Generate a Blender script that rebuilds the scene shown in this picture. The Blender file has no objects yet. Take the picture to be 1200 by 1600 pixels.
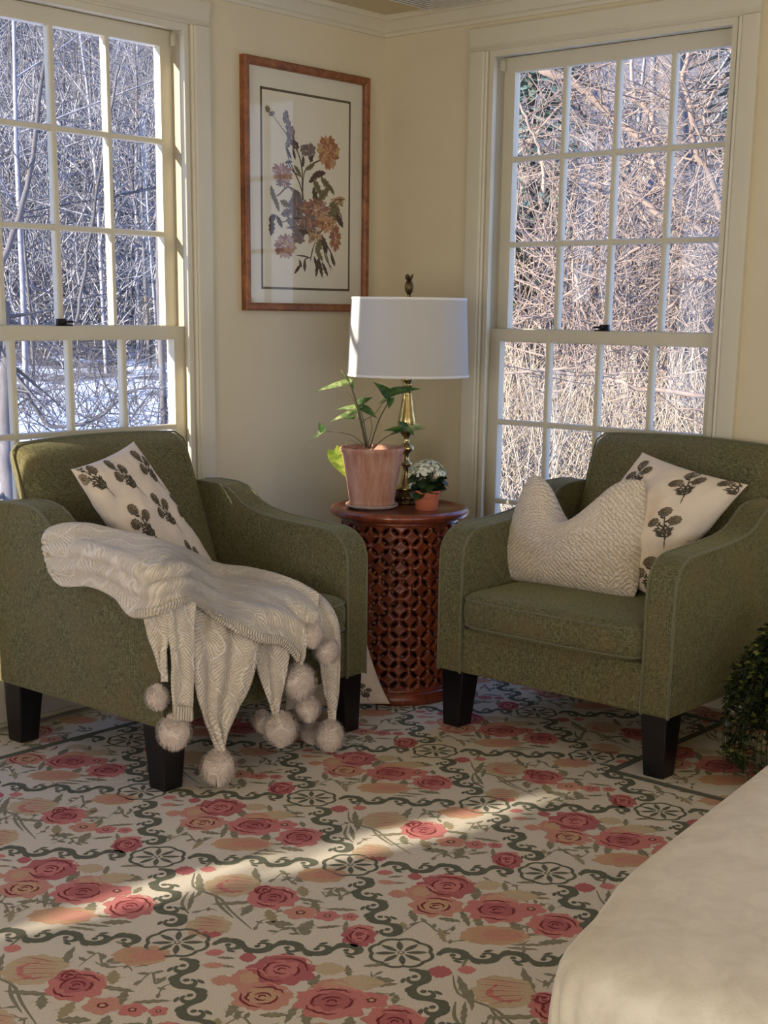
import bpy, math, random
from mathutils import Vector, Matrix, noise
random.seed(7)
sc = bpy.context.scene
COL = sc.collection
pi = math.pi

# ------------------------------------------------------------------ colour / material helpers
def lin(c):
    c = c / 255.0
    return c / 12.92 if c <= 0.04045 else ((c + 0.055) / 1.055) ** 2.4
def rgb(r, g, b): return (lin(r), lin(g), lin(b), 1.0)

def new_mat(name):
    m = bpy.data.materials.new(name); m.use_nodes = True
    nt = m.node_tree
    return m, nt, nt.nodes['Principled BSDF']
def mixc(nt, fac, a, b, kind='MIX'):
    n = nt.nodes.new('ShaderNodeMix'); n.data_type = 'RGBA'; n.blend_type = kind
    def put(sock, v):
        if hasattr(v, 'links') or hasattr(v, 'is_linked'): nt.links.new(v, sock)
        else: sock.default_value = v
    put(n.inputs[0], fac); put(n.inputs[6], a); put(n.inputs[7], b)
    return n.outputs[2]
def coords(nt, kind='Object', scale=(1, 1, 1), rot=(0, 0, 0)):
    t = nt.nodes.new('ShaderNodeTexCoord'); m = nt.nodes.new('ShaderNodeMapping')
    m.inputs['Scale'].default_value = scale; m.inputs['Rotation'].default_value = rot
    nt.links.new(t.outputs[kind], m.inputs[0]); return m.outputs[0]
def noise_n(nt, co, scale, detail=4, rough=.6, dist=0):
    n = nt.nodes.new('ShaderNodeTexNoise'); n.inputs['Scale'].default_value = scale
    n.inputs['Detail'].default_value = detail; n.inputs['Roughness'].default_value = rough
    n.inputs['Distortion'].default_value = dist
    nt.links.new(co, n.inputs['Vector']); return n.outputs[0]
def ramp(nt, fac, stops):
    n = nt.nodes.new('ShaderNodeValToRGB'); cr = n.color_ramp
    while len(cr.elements) < len(stops): cr.elements.new(.5)
    for e, (p, c) in zip(cr.elements, stops): e.position = p; e.color = c
    nt.links.new(fac, n.inputs[0]); return n.outputs[0]
def bump(nt, bsdf, h, strength=.3, dist=.01, prev=None):
    b = nt.nodes.new('ShaderNodeBump'); b.inputs['Strength'].default_value = strength
    b.inputs['Distance'].default_value = dist; nt.links.new(h, b.inputs['Height'])
    if prev: nt.links.new(prev, b.inputs['Normal'])
    nt.links.new(b.outputs[0], bsdf.inputs['Normal']); return b.outputs[0]
def plain(name, col, rough=.6, metal=0, var=0.0, vscale=8, bmp=0, bscale=60, spec=.5, sheen=0):
    m, nt, b = new_mat(name)
    b.inputs['Roughness'].default_value = rough; b.inputs['Metallic'].default_value = metal
    b.inputs['Specular IOR Level'].default_value = spec
    if sheen: b.inputs['Sheen Weight'].default_value = sheen
    co = coords(nt)
    if var:
        n = noise_n(nt, co, vscale, 5)
        lo = tuple(c * (1 - var) for c in col[:3]) + (1,); hi = tuple(min(1, c * (1 + var)) for c in col[:3]) + (1,)
        nt.links.new(ramp(nt, n, [(.3, lo), (.7, hi)]), b.inputs['Base Color'])
    else: b.inputs['Base Color'].default_value = col
    if bmp: bump(nt, b, noise_n(nt, co, bscale, 3), bmp, .004)
    return m

# ------------------------------------------------------------------ mesh helpers
class MB:
    """collects faces, then links them as ONE mesh object"""
    def __init__(s): s.v = []; s.f = []; s.mi = []; s.uv = {}
    def add(s, vs, fs, mi=0):
        o = len(s.v); s.v.extend([tuple(v) for v in vs])
        for f in fs: s.f.append(tuple(i + o for i in f)); s.mi.append(mi)
        return o
    def box(s, x0, x1, y0, y1, z0, z1, mi=0):
        x0, x1 = min(x0, x1), max(x0, x1); y0, y1 = min(y0, y1), max(y0, y1); z0, z1 = min(z0, z1), max(z0, z1)
        s.add([(x0, y0, z0), (x1, y0, z0), (x1, y1, z0), (x0, y1, z0), (x0, y0, z1), (x1, y0, z1), (x1, y1, z1), (x0, y1, z1)],
              [(0, 3, 2, 1), (4, 5, 6, 7), (0, 1, 5, 4), (1, 2, 6, 5), (2, 3, 7, 6), (3, 0, 4, 7)], mi)
    def prism(s, prof, p0, p1, fn, mi=0):
        """profile [(a,b)] swept between p0 and p1; fn(a,b,t)->xyz"""
        n = len(prof); o = len(s.v)
        vs = [fn(a, b, p0) for a, b in prof] + [fn(a, b, p1) for a, b in prof]
        fs = [(i, (i + 1) % n, n + (i + 1) % n, n + i) for i in range(n)] + [tuple(range(n - 1, -1, -1)), tuple(range(n, 2 * n))]
        s.add(vs, fs, mi)
    def lathe(s, prof, c=(0, 0, 0), n=32, mi=0, cap=True):
        o = len(s.v); m = len(prof)
        for r, z in prof:
            for k in range(n):
                a = 2 * pi * k / n; s.v.append((c[0] + r * math.cos(a), c[1] + r * math.sin(a), c[2] + z))
        for i in range(m - 1):
            for k in range(n):
                a, b = o + i * n + k, o + i * n + (k + 1) % n
                s.f.append((a, b, b + n, a + n)); s.mi.append(mi)
        if cap:
            s.f.append(tuple(o + k for k in range(n - 1, -1, -1))); s.mi.append(mi)
            s.f.append(tuple(o + (m - 1) * n + k for k in range(n))); s.mi.append(mi)
    def tube(s, pts, r, n=6, mi=0, cap=True):
        pts = [Vector(p) for p in pts]; m = len(pts)
        if not hasattr(r, '__len__'): r = [r] * m
        o = len(s.v); up = Vector((0.13, 0.21, 0.97)); 
        for i, p in enumerate(pts):
            t = (pts[min(i + 1, m - 1)] - pts[max(i - 1, 0)])
            t = t.normalized() if t.length > 1e-9 else Vector((0, 0, 1))
            if i == 0:
                a = t.cross(up if abs(t.dot(up)) < .95 else Vector((1, 0, 0))).normalized()
            else:
                a = (a - t * a.dot(t)).normalized()
            b = t.cross(a)
            for k in range(n):
                an = 2 * pi * k / n; s.v.append(tuple(p + (a * math.cos(an) + b * math.sin(an)) * r[i]))
        for i in range(m - 1):
            for k in range(n):
                q, w = o + i * n + k, o + i * n + (k + 1) % n
                s.f.append((q, w, w + n, q + n)); s.mi.append(mi)
        if cap and n > 2:
            s.f.append(tuple(o + k for k in range(n - 1, -1, -1))); s.mi.append(mi)
            s.f.append(tuple(o + (m - 1) * n + k for k in range(n))); s.mi.append(mi)
    def grid(s, P, nu, nv, mi=0, closed=False):
        """P(i,j)->xyz for i<nu, j<nv ; returns offset"""
        o = len(s.v)
        for j in range(nv):
            for i in range(nu): s.v.append(tuple(P(i, j)))
        for j in range(nv - 1):
            for i in range(nu - 1):
                a = o + j * nu + i; s.f.append((a, a + 1, a + nu + 1, a + nu)); s.mi.append(mi)
        return o
    def build(s, name, mats, parent=None, smooth=True, angle=None, uv=None, loc=None):
        me = bpy.data.meshes.new(name); me.from_pydata(s.v, [], s.f); 
        if not isinstance(mats, (list, tuple)): mats = [mats]
        for m in mats: me.materials.append(m)
        if len(mats) > 1: me.polygons.foreach_set('material_index', s.mi)
        me.update()
        if smooth:
            me.polygons.foreach_set('use_smooth', [True] * len(me.polygons))
            if angle is not None: me.set_sharp_from_angle(angle=math.radians(angle))
        if uv is not None:
            l = me.uv_layers.new(name='UVMap')
            for lo in me.loops: l.data[lo.index].uv = uv[lo.vertex_index]
        o = bpy.data.objects.new(name, me); COL.objects.link(o)
        if parent: o.parent = parent
        if loc: o.location = loc
        return o
def bev(o, w, seg=2, ang=35):
    m = o.modifiers.new('bevel', 'BEVEL'); m.width = w; m.segments = seg; m.limit_method = 'ANGLE'; m.angle_limit = math.radians(ang)
    return o
def subs(o, n=2):
    m = o.modifiers.new('sub', 'SUBSURF'); m.levels = n; m.render_levels = n; return o
def empty(name, loc=(0, 0, 0), rz=0):
    o = bpy.data.objects.new(name, None); COL.objects.link(o); o.location = loc; o.rotation_euler = (0, 0, rz)
    o.empty_display_size = .05; return o
def tag(o, label=None, cat=None, group=None, kind=None):
    if label: o['label'] = label
    if cat: o['category'] = cat
    if group: o['group'] = group
    if kind: o['kind'] = kind
    return o
def catmull(pts, n):
    """sample n points on a catmull-rom through pts (any dimension)"""
    m = len(pts); out = []
    for k in range(n):
        t = k / (n - 1) * (m - 1); i = min(int(t), m - 2); u = t - i
        p0, p1, p2, p3 = pts[max(i - 1, 0)], pts[i], pts[i + 1], pts[min(i + 2, m - 1)]
        out.append(tuple(.5 * (2 * b + (c - a) * u + (2 * a - 5 * b + 4 * c - d) * u * u + (3 * b - a - 3 * c + d) * u ** 3)
                         for a, b, c, d in zip(p0, p1, p2, p3)))
    return out

# ------------------------------------------------------------------ flat ornament drawing (woven / printed patterns)
class Stamp:
    """flat coloured shapes in (p,q); fn maps (p,q,h) to space"""
    def __init__(s, fn, lift=.0004, clip=None): s.fn = fn; s.mb = MB(); s.lift = lift; s.clip = clip; s.n = 0
    def h(s, layer): return s.lift * (layer + 1) + (s.n % 40) * s.lift * .012
    def poly(s, pts, mi, layer=0):
        s.n += 1; cx = sum(p[0] for p in pts) / len(pts); cy = sum(p[1] for p in pts) / len(pts)
        if s.clip and not s.clip(cx, cy): return
        h = s.h(layer); n = len(pts)
        s.mb.add([s.fn(cx, cy, h)] + [s.fn(p[0], p[1], h) for p in pts], [(0, i + 1, (i + 1) % n + 1) for i in range(n)], mi)
    def stroke(s, pts, w, mi, layer=0, taper=True):
        s.n += 1; n = len(pts); L = []; R = []
        mid = pts[n // 2]
        if s.clip and not s.clip(*mid): return
        for i, p in enumerate(pts):
            a, b = pts[max(i - 1, 0)], pts[min(i + 1, n - 1)]
            dx, dy = b[0] - a[0], b[1] - a[1]; l = math.hypot(dx, dy) or 1
            t = i / (n - 1); ww = w if not callable(w) else w(t)
            if taper and not callable(w): ww = w * (.25 + .75 * math.sin(pi * min(max(t, .02), .98)))
            L.append((p[0] - dy / l * ww / 2, p[1] + dx / l * ww / 2)); R.append((p[0] + dy / l * ww / 2, p[1] - dx / l * ww / 2))
        h = s.h(layer)
        s.mb.add([s.fn(a[0], a[1], h) for a in L] + [s.fn(a[0], a[1], h) for a in R],
                 [(i, i + 1, n + i + 1, n + i) for i in range(n - 1)], mi)
    def blob(s, c, w, h, mi, layer=0, lobes=7, amp=.12, ang=0, n=36, jit=.05):
        ph = random.random() * 6; pts = []
        for k in range(n):
            t = 2 * pi * k / n; r = 1 - amp + amp * abs(math.sin(lobes * t / 2 + ph)) * 1.3 + random.uniform(-jit, jit)
            x, y = r * w / 2 * math.cos(t), r * h / 2 * math.sin(t)
            pts.append((c[0] + x * math.cos(ang) - y * math.sin(ang), c[1] + x * math.sin(ang) + y * math.cos(ang)))
        s.poly(pts, mi, layer)
    def leaf(s, c, l, w, ang, mi, layer=0, serr=.12):
        pts = []; n = 9
        for sg in (1, -1):
            for k in range(n):
                t = k / n if sg == 1 else 1 - k / n
                y = sg * w / 2 * math.sin(pi * t) ** .8 * (1 + (serr if k % 2 else -serr)); x = (t - .5) * l
                pts.append((c[0] + x * math.cos(ang) - y * math.sin(ang), c[1] + x * math.sin(ang) + y * math.cos(ang)))
        s.poly(pts, mi, layer)
    def arc(s, c, w, h, a0, a1, th, mi, layer=0, n=14, ang=0):
        pts = []
        for k in range(n):
            t = a0 + (a1 - a0) * k / (n - 1); r = 1 + random.uniform(-.06, .06)
            x, y = r * w / 2 * math.cos(t), r * h / 2 * math.sin(t)
            pts.append((c[0] + x * math.cos(ang) - y * math.sin(ang), c[1] + x * math.sin(ang) + y * math.cos(ang)))
        s.stroke(pts, th, mi, layer)
    def sprig(s, c, w, h, mi, layer=0, n=6):
        p0 = (c[0] - w * .45, c[1] - h * .4); p1 = (c[0] + w * .1, c[1] + h * .25); p2 = (c[0] + w * .45, c[1] - h * .1)
        line = catmull([p0, p1, p2], 12); s.stroke(line, min(w, h) * .05 + .001, mi, layer)
        for k in range(1, n):
            q = line[k * 12 // n]; a = random.uniform(0, 2 * pi); l = max(w, h) * .22
            s.leaf((q[0] + math.cos(a) * l * .5, q[1] + math.sin(a) * l * .5), l, l * .42, a, mi, layer)
SKY, SUN, A_BACK, A_FAR, A_FILL_RIGHT, EXPO = 1.7, 9.5, 13, 80, 8, 0.88
# ------------------------------------------------------------------ camera
f_px, yaw, pitch, roll = 2173.2, -3.758, 0.2268, 0.0131
CAM = Vector((-4.6127, -4.0803, 1.4326))
import_p = None
a = math.radians(45 + yaw)
fw = Vector((math.cos(a) * math.cos(pitch), math.sin(a) * math.cos(pitch), -math.sin(pitch)))
rt = Vector((math.sin(a), -math.cos(a), 0)); up = rt.cross(fw)
r2 = rt * math.cos(roll) + up * math.sin(roll); u2 = up * math.cos(roll) - rt * math.sin(roll)
cam = bpy.data.cameras.new('camera'); cam.sensor_fit = 'HORIZONTAL'; cam.sensor_width = 36
cam.lens = f_px * 36 / 1200; cam.shift_y = 188.4 / 1200; cam.clip_start = .05; cam.clip_end = 400
co = bpy.data.objects.new('camera', cam); COL.objects.link(co)
M = Matrix((r2, u2, -fw)).transposed().to_4x4(); M.translation = CAM; co.matrix_world = M
sc.camera = co

# ------------------------------------------------------------------ structure materials
M_wall = plain('cream_wall_paint', rgb(214, 201, 168), .7, var=.03, vscale=3, bmp=.06, bscale=90)
M_trim = plain('off_white_trim_paint', rgb(210, 202, 178), .42, var=.02, vscale=5)
M_ceil = plain('ceiling_paint', rgb(212, 198, 162), .8, var=.02, vscale=2)
M_track = plain('dark_sash_track', rgb(176, 166, 142), .5)
M_bronze = plain('dark_bronze', rgb(38, 34, 32), .35, metal=.6)
def glass_mat(name, ior=1.5, tint=(1, 1, 1, 1)):
    m, nt, b = new_mat(name); nt.nodes.remove(b)
    out = nt.nodes['Material Output']; tr = nt.nodes.new('ShaderNodeBsdfTransparent'); gl = nt.nodes.new('ShaderNodeBsdfGlossy')
    tr.inputs[0].default_value = tint; gl.inputs['Roughness'].default_value = .02
    lw = nt.nodes.new('ShaderNodeLayerWeight'); lw.inputs[0].default_value = .5; pw = nt.nodes.new('ShaderNodeMath'); pw.operation = 'POWER'; pw.inputs[1].default_value = 5
    nt.links.new(lw.outputs['Facing'], pw.inputs[0]); ma = nt.nodes.new('ShaderNodeMath'); ma.operation = 'MULTIPLY_ADD'; f0 = ((ior - 1) / (ior + 1)) ** 2
    ma.inputs[1].default_value = 1 - f0; ma.inputs[2].default_value = f0; nt.links.new(pw.outputs[0], ma.inputs[0])
    mx = nt.nodes.new('ShaderNodeMixShader'); nt.links.new(ma.outputs[0], mx.inputs[0])
    nt.links.new(tr.outputs[0], mx.inputs[1]); nt.links.new(gl.outputs[0], mx.inputs[2]); nt.links.new(mx.outputs[0], out.inputs[0])
    return m
M_glass = glass_mat('window_glass', 1.45)

H = 2.609; XF = -9.2; YB = -6.6; T = .13
# frames of reference: left wall lies in y=0 (room y<0), right wall in x=0 (room x<0)
def LW(s, d, z): return (s, d, z)          # s along x, d outward (+y)
def RW(s, d, z): return (d, s, z)          # s along y, d outward (+x)
def bxw(mb, W, s0, s1, d0, d1, z0, z1, mi=0):
    p = W(s0, d0, z0); q = W(s1, d1, z1); mb.box(p[0], q[0], p[1], q[1], p[2], q[2], mi)
def wall(name, W, s0, s1, openings, T=T, mat=None, z1=H):
    mb = MB(); cur = s0
    for a0, a1, b0, b1 in sorted(openings):
        bxw(mb, W, cur, a0, 0, T, -.15, z1); bxw(mb, W, a0, a1, 0, T, -.15, b0); bxw(mb, W, a0, a1, 0, T, b1, z1); cur = a1
    bxw(mb, W, cur, s1, 0, T, -.15, z1)
    return tag(mb.build(name, mat or M_wall, smooth=False), kind='structure')
C1, C2 = -1.602, -1.08
wall('wall_left', LW, XF - T, T, [(C1 - .53, C1 + .53, .27, 2.43), (-3.06, -2.32, .3, 2.3), (-8.45, -7.5, 1.49, 2.05)])
wall('wall_right', RW, YB - T, 0, [(C2 - .53, C2 + .53, .27, 2.43), (-5.6, -4.2, .27, 2.43)])
wall('wall_back', lambda s, d, z: (s, YB - d, z), XF - T, T, [(-7.8, -5.2, .3, 2.35), (-4.2, -1.6, .3, 2.35)])
wall('wall_far', lambda s, d, z: (XF - d, s, z), YB, 0, [(-5.4, -3.4, .3, 2.35)])
mb = MB(); mb.box(XF, 0, YB, 0, H, H + .12); tag(mb.build('ceiling', M_ceil, smooth=False), kind='structure')
M_slab = plain('floor_boards', rgb(150, 120, 90), .6, var=.1)
mb = MB(); mb.box(XF, 0, YB, 0, -.15, -.012); tag(mb.build('floor', M_slab, smooth=False), kind='structure')

# crown moulding
prof = [(0, 0), (0, -.075), (-.008, -.075), (-.010, -.062), (-.018, -.056), (-.022, -.045), (-.034, -.030), (-.040, -.022), (-.048, -.018), (-.052, -.008), (-.052, 0)]
mb = MB(); mb.prism([(q, H + z) for q, z in prof], XF, 0, lambda q, z, t: (t, q, z)); tag(mb.build('trim_1', M_trim, angle=25), kind='structure')
mb = MB(); mb.prism([(q, H + z) for q, z in prof], YB, 0, lambda q, z, t: (q, t, z)); tag(mb.build('trim_2', M_trim, angle=25), kind='structure')
# baseboard on the right wall
mb = MB(); mb.prism([(0, 0), (-.018, 0), (-.018, .10), (-.010, .12), (0, .125)], YB, 0, lambda q, z, t: (q, t, z))
tag(mb.build('baseboard_right', M_trim, angle=25), kind='structure')

# ------------------------------------------------------------------ double-hung twelve-pane sash windows
def sash(mb, W, c, d, z0, z1, zg0, zg1, so, gh=.4705, rows=3, cols=4, mz=None):
    """so: outer half width, gh: half glass width; interior face at depth d, thickness .035"""
    t = .035
    bxw(mb, W, c - so, c - gh, d, d + t, z0, z1); bxw(mb, W, c + gh, c + so, d, d + t, z0, z1)
    bxw(mb, W, c - gh, c + gh, d, d + t, zg1, z1); bxw(mb, W, c - gh, c + gh, d, d + t, z0, zg0)
    zs = mz
    def bar(s0, s1, z0_, z1_, vert):
        # moulded bar: wide thin face stepping to a deeper core
        if vert:
            cx = (s0 + s1) / 2
            pr = [(-.011, .006), (-.0075, 0), (.0075, 0), (.011, .006), (.011, .014), (.006, .017), (.006, t), (-.006, t), (-.006, .017), (-.011, .014)]
            mb.prism(pr, z0_, z1_, lambda q, e, tt: W(cx + q, d + e, tt))
        else:
            cz = (z0_ + z1_) / 2
            pr = [(-.011, .006), (-.0075, 0), (.0075, 0), (.011, .006), (.011, .014), (.006, .017), (.006, t), (-.006, t), (-.006, .017), (-.011, .014)]
            mb.prism(pr, s0, s1, lambda q, e, tt: W(tt, d + e + .0002, cz + q))
    for k in range(1, cols):
        x = c - gh + 2 * gh * k / cols; bar(x - .01, x + .01, zg0, zg1, True)
    for z in zs: bar(c - gh, c + gh, z - .01, z + .01, False)
def window(name, W, c, sgn):
    root = empty(name); tag(root, kind='structure')
    jo, ji = .53, .535
    mb = MB()   # jambs and head, through the wall
    for s in (-1, 1):
        bxw(mb, W, c + s * jo, c + s * (jo - .004), -.001, .135, .27, 2.43)
        bxw(mb, W, c + s * jo, c + s * (jo - .020), -.004, .010, .27, 2.43)      # inner stop
        bxw(mb, W, c + s * jo, c + s * (jo - .012), .018, .030, .27, 2.42)
        bxw(mb, W, c + s * jo, c + s * (jo - .014), .122, .135, .27, 2.43)         # blind stop
    bxw(mb, W, c - jo, c + jo, -.001, .135, 2.415, 2.43); bxw(mb, W, c - jo + .0195, c + jo - .0195, -.0035, .03, 2.405, 2.4285)
    bxw(mb, W, c - jo, c + jo, .122, .135, 2.405, 2.43)
    mb.build('jamb', M_trim, root, smooth=False)
    mb = MB()
    for s in (-1, 1):
        bxw(mb, W, c + s * (jo - .008), c + s * (jo - .0045), .031, .12, .28, 2.40)
    mb.build('sash_track', M_track, root, smooth=False)
    mb = MB()   # casing
    for s in (-1, 1):
        w0, w1 = c + s * .535, c + s * .62
        pr = [(0, 0), (0, -.010), (.006, -.016), (.014, -.012), (.02, -.018), (.075, -.022), (.085, -.020), (.085, 0)]
        mb.prism(pr, .27, 2.4275, lambda q, e, tt: W(w0 + s * q, e, tt))
    pr = [(0, 0), (0, -.010), (.006, -.016), (.014, -.012), (.02, -.018), (.075, -.0225), (.0845, -.021), (.0845, 0)]
    mb.prism(pr, c - .62, c + .62, lambda q, e, tt: W(tt, e, 2.428 + q))
    bev(mb.build('casing', M_trim, root, angle=30), .001)
    mb = MB(); bxw(mb, W, c - .64, c + .64, -.05, .03, .235, .27); bxw(mb, W, c - .60, c + .60, -.018, 0, .16, .235)
    bxw(mb, W, c - jo, c + jo, .03, .24, .23, .262)
    bev(mb.build('window_sill', M_trim, root, smooth=False), .004)
    mb = MB(); sash(mb, W, c, .085, 1.318, 2.413, 1.372, 2.356, .523, mz=(2.029, 1.702)); us = mb.build('upper_sash', M_trim, root, smooth=False)
    mb = MB(); sash(mb, W, c, .039, .272, 1.369, .342, 1.322, .522, mz=(.996, .669)); ls = mb.build('lower_sash', M_trim, root, smooth=False)
    for par, d, a0, a1 in ((us, .085, 1.36, 2.36), (ls, .039, .34, 1.33)):
        g = MB(); P = [W(c - .475, d + .019, a0), W(c + .475, d + .019, a0), W(c + .475, d + .019, a1), W(c - .475, d + .019, a1)]
        Q = [W(c - .475, d + .022, a0), W(c + .475, d + .022, a0), W(c + .475, d + .022, a1), W(c - .475, d + .022, a1)]
        g.add(P + Q, [(0, 1, 2, 3), (7, 6, 5, 4), (0, 4, 5, 1), (1, 5, 6, 2), (2, 6, 7, 3), (3, 7, 4, 0)]); g.build('glass_panes', M_glass, par, smooth=False)
    # cam lock on the meeting rail
    mb = MB(); lx = c - .008 if sgn > 0 else c
    p = W(lx, .062, 1.369)
    mb.lathe([(.016, 0), (.016, .005), (.012, .008), (.009, .018), (.011, .022), (.006, .026)], p, 14)
    bxw(mb, W, lx - .028, lx + .03, .050, .074, 1.369, 1.3745); bxw(mb, W, lx + .0, lx + .036, .054, .062, 1.380, 1.388)
    bxw(mb, W, lx - .03, lx - .006, .056, .070, 1.3745, 1.394)
    bev(mb.build('sash_lock', M_bronze, root, angle=40), .0015)
    mb = MB(); e = c + (sgn * .0) 
    for s in (-1, 1): bxw(mb, W, c + s * (.5255), c + s * (.512), .055, .075, 2.36, 2.40)
    mb.build('sash_stop', M_trim, root, smooth=False)
    return root
w1 = window('window_1', LW, C1, 1); window('window_2', RW, C2, -1)
# unseen board, added to block grazing sun from entering past the jamb
mb = MB(); mb.box(C1 - .56, C1 - .53, .132, .30, .25, 2.75); mb.build('sun_block_board', M_trim, w1, smooth=False)
# simple fixed sashes for unseen windows, put in for the light they admit
def simple_window(name, W, s0, s1, z0, z1, nv, nh, glass=True):
    root = empty(name); tag(root, kind='structure'); mb = MB()
    for x in (s0, s1 - .03): bxw(mb, W, x, x + .03, .095, .128, z0, z1)
    for z in (z0, z1 - .03): bxw(mb, W, s0, s1, .095, .128, z, z + .03)
    for k in range(1, nv): x = s0 + (s1 - s0) * k / nv; bxw(mb, W, x - .01, x + .01, .10, .128, z0, z1)
    for k in range(1, nh): z = z0 + (z1 - z0) * k / nh; bxw(mb, W, s0, s1, .10, .128, z - .01, z + .01)
    mb.build('window_frame', M_trim, root, smooth=False)
    mb = MB(); bxw(mb, W, s0 + .01, s1 - .01, .110, .113, z0 + .01, z1 - .01); mb.build('glass_panes', M_glass, root, smooth=False)
simple_window('unseen_window_3', LW, -3.06, -2.32, .3, 2.3, 1, 6)  # unseen, placed to send a strip of sun onto the lampshade edge
simple_window('unseen_window_4', LW, -8.45, -7.5, 1.49, 2.05, 1, 2)  # unseen, opening sized to cast the sun streak on the carpet
simple_window('unseen_window_5', lambda s, d, z: (s, YB - d, z), -7.8, -5.2, .3, 2.35, 6, 4)
simple_window('unseen_window_6', lambda s, d, z: (s, YB - d, z), -4.2, -1.6, .3, 2.35, 6, 4)
simple_window('unseen_window_7', lambda s, d, z: (XF - d, s, z), -5.4, -3.4, .3, 2.35, 6, 4)
simple_window('unseen_window_8', RW, -5.6, -4.2, .27, 2.43, 4, 6)

# ------------------------------------------------------------------ baseboard heater on the left wall
mb = MB(); mb.prism([(0, .205), (-.02, .205), (-.052, .19), (-.066, .165), (-.066, .035), (-.058, .03), (-.05, .03), (-.05, .16), (0, .16)], -8.8, -1.30, lambda q, z, t: (t, q, z))
h = mb.build('baseboard_heater', plain('heater_enamel', rgb(205, 196, 178), .45, var=.02)); bev(h, .003)
tag(h, 'long low cream baseboard heater along the window wall behind the left armchair', 'heater')
mb = MB(); mb.box(-8.8, -1.31, -.045, -.003, .06, .15); fin = mb.build('heating_fins', plain('dull_aluminium', rgb(70, 66, 60), .5, metal=.5), h, smooth=False)
mb = MB(); mb.prism([(0, 0), (-.014, 0), (-.014, .09), (-.008, .10), (0, .105)], -1.295, 0, lambda q, z, t: (t, q, z))
tag(mb.build('baseboard_left', M_trim, angle=25), kind='structure')

# ------------------------------------------------------------------ ceiling diffuser
vent = empty('ceiling_vent', (-.265, -.475, H)); tag(vent, 'square white ceiling air diffuser with nested louvres above the room corner', 'vent')
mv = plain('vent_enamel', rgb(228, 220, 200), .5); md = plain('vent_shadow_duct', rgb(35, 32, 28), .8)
mb = MB()
def ring(mb, r0, r1, z0, z1):
    v = []; 
    for r, z in ((r0, z0), (r1, z1), (r1, z1 - .003), (r0, z0 - .003)):
        v += [(-r, -r, z), (r, -r, z), (r, r, z), (-r, r, z)]
    fs = []
    for k in range(4):
        A, B = k * 4, ((k + 1) % 4) * 4
        for i in range(4): fs.append((A + i, A + (i + 1) % 4, B + (i + 1) % 4, B + i))
    mb.add(v, fs)
ring(mb, .20, .18, -.001, -.008)
for k in range(7): ring(mb, .178 - k * .024, .168 - k * .024, -.002, -.016)
mb.box(-.012, .012, -.012, .012, -.016, -.004); mb.build('louvres', mv, vent, smooth=False)
mb = MB(); mb.box(-.178, .178, -.178, .178, -.0015, -.0005); mb.build('duct_shade_sheet', md, vent, smooth=False)  # dark sheet painted in for the shade between the louvres
# ------------------------------------------------------------------ green chenille armchairs
def fabric_green():
    m, nt, b = new_mat('olive_chenille')
    co = coords(nt)
    n1 = noise_n(nt, coords(nt, scale=(1, 1, .32)), 240, 3, .7); n2 = noise_n(nt, coords(nt, scale=(.35, .35, 1)), 260, 3, .7)
    n3 = noise_n(nt, co, 9, 8, .75)
    c1 = ramp(nt, n1, [(.36, rgb(50, 49, 30)), (.50, rgb(88, 85, 56)), (.66, rgb(142, 138, 102))])
    c2 = ramp(nt, n2, [(.36, rgb(50, 50, 30)), (.66, rgb(138, 134, 94))])
    c = mixc(nt, .5, c1, c2)
    c = mixc(nt, ramp(nt, n3, [(.42, (0, 0, 0, 1)), (.62, (.6, .6, .6, 1))]), c, rgb(112, 98, 68))
    nt.links.new(c, b.inputs['Base Color']); b.inputs['Roughness'].default_value = .85
    b.inputs['Sheen Weight'].default_value = .35; b.inputs['Sheen Roughness'].default_value = .45
    b.inputs['Sheen Tint'].default_value = rgb(200, 200, 150); b.inputs['Specular IOR Level'].default_value = .2
    bump(nt, b, n1, .35, .002); return m
M_green = fabric_green()
M_pipe = plain('olive_piping', rgb(104, 102, 70), .8, var=.15, vscale=90, sheen=.3)
M_leg = plain('black_stained_wood', rgb(14, 13, 16), .32, var=.1, spec=.5)

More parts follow.
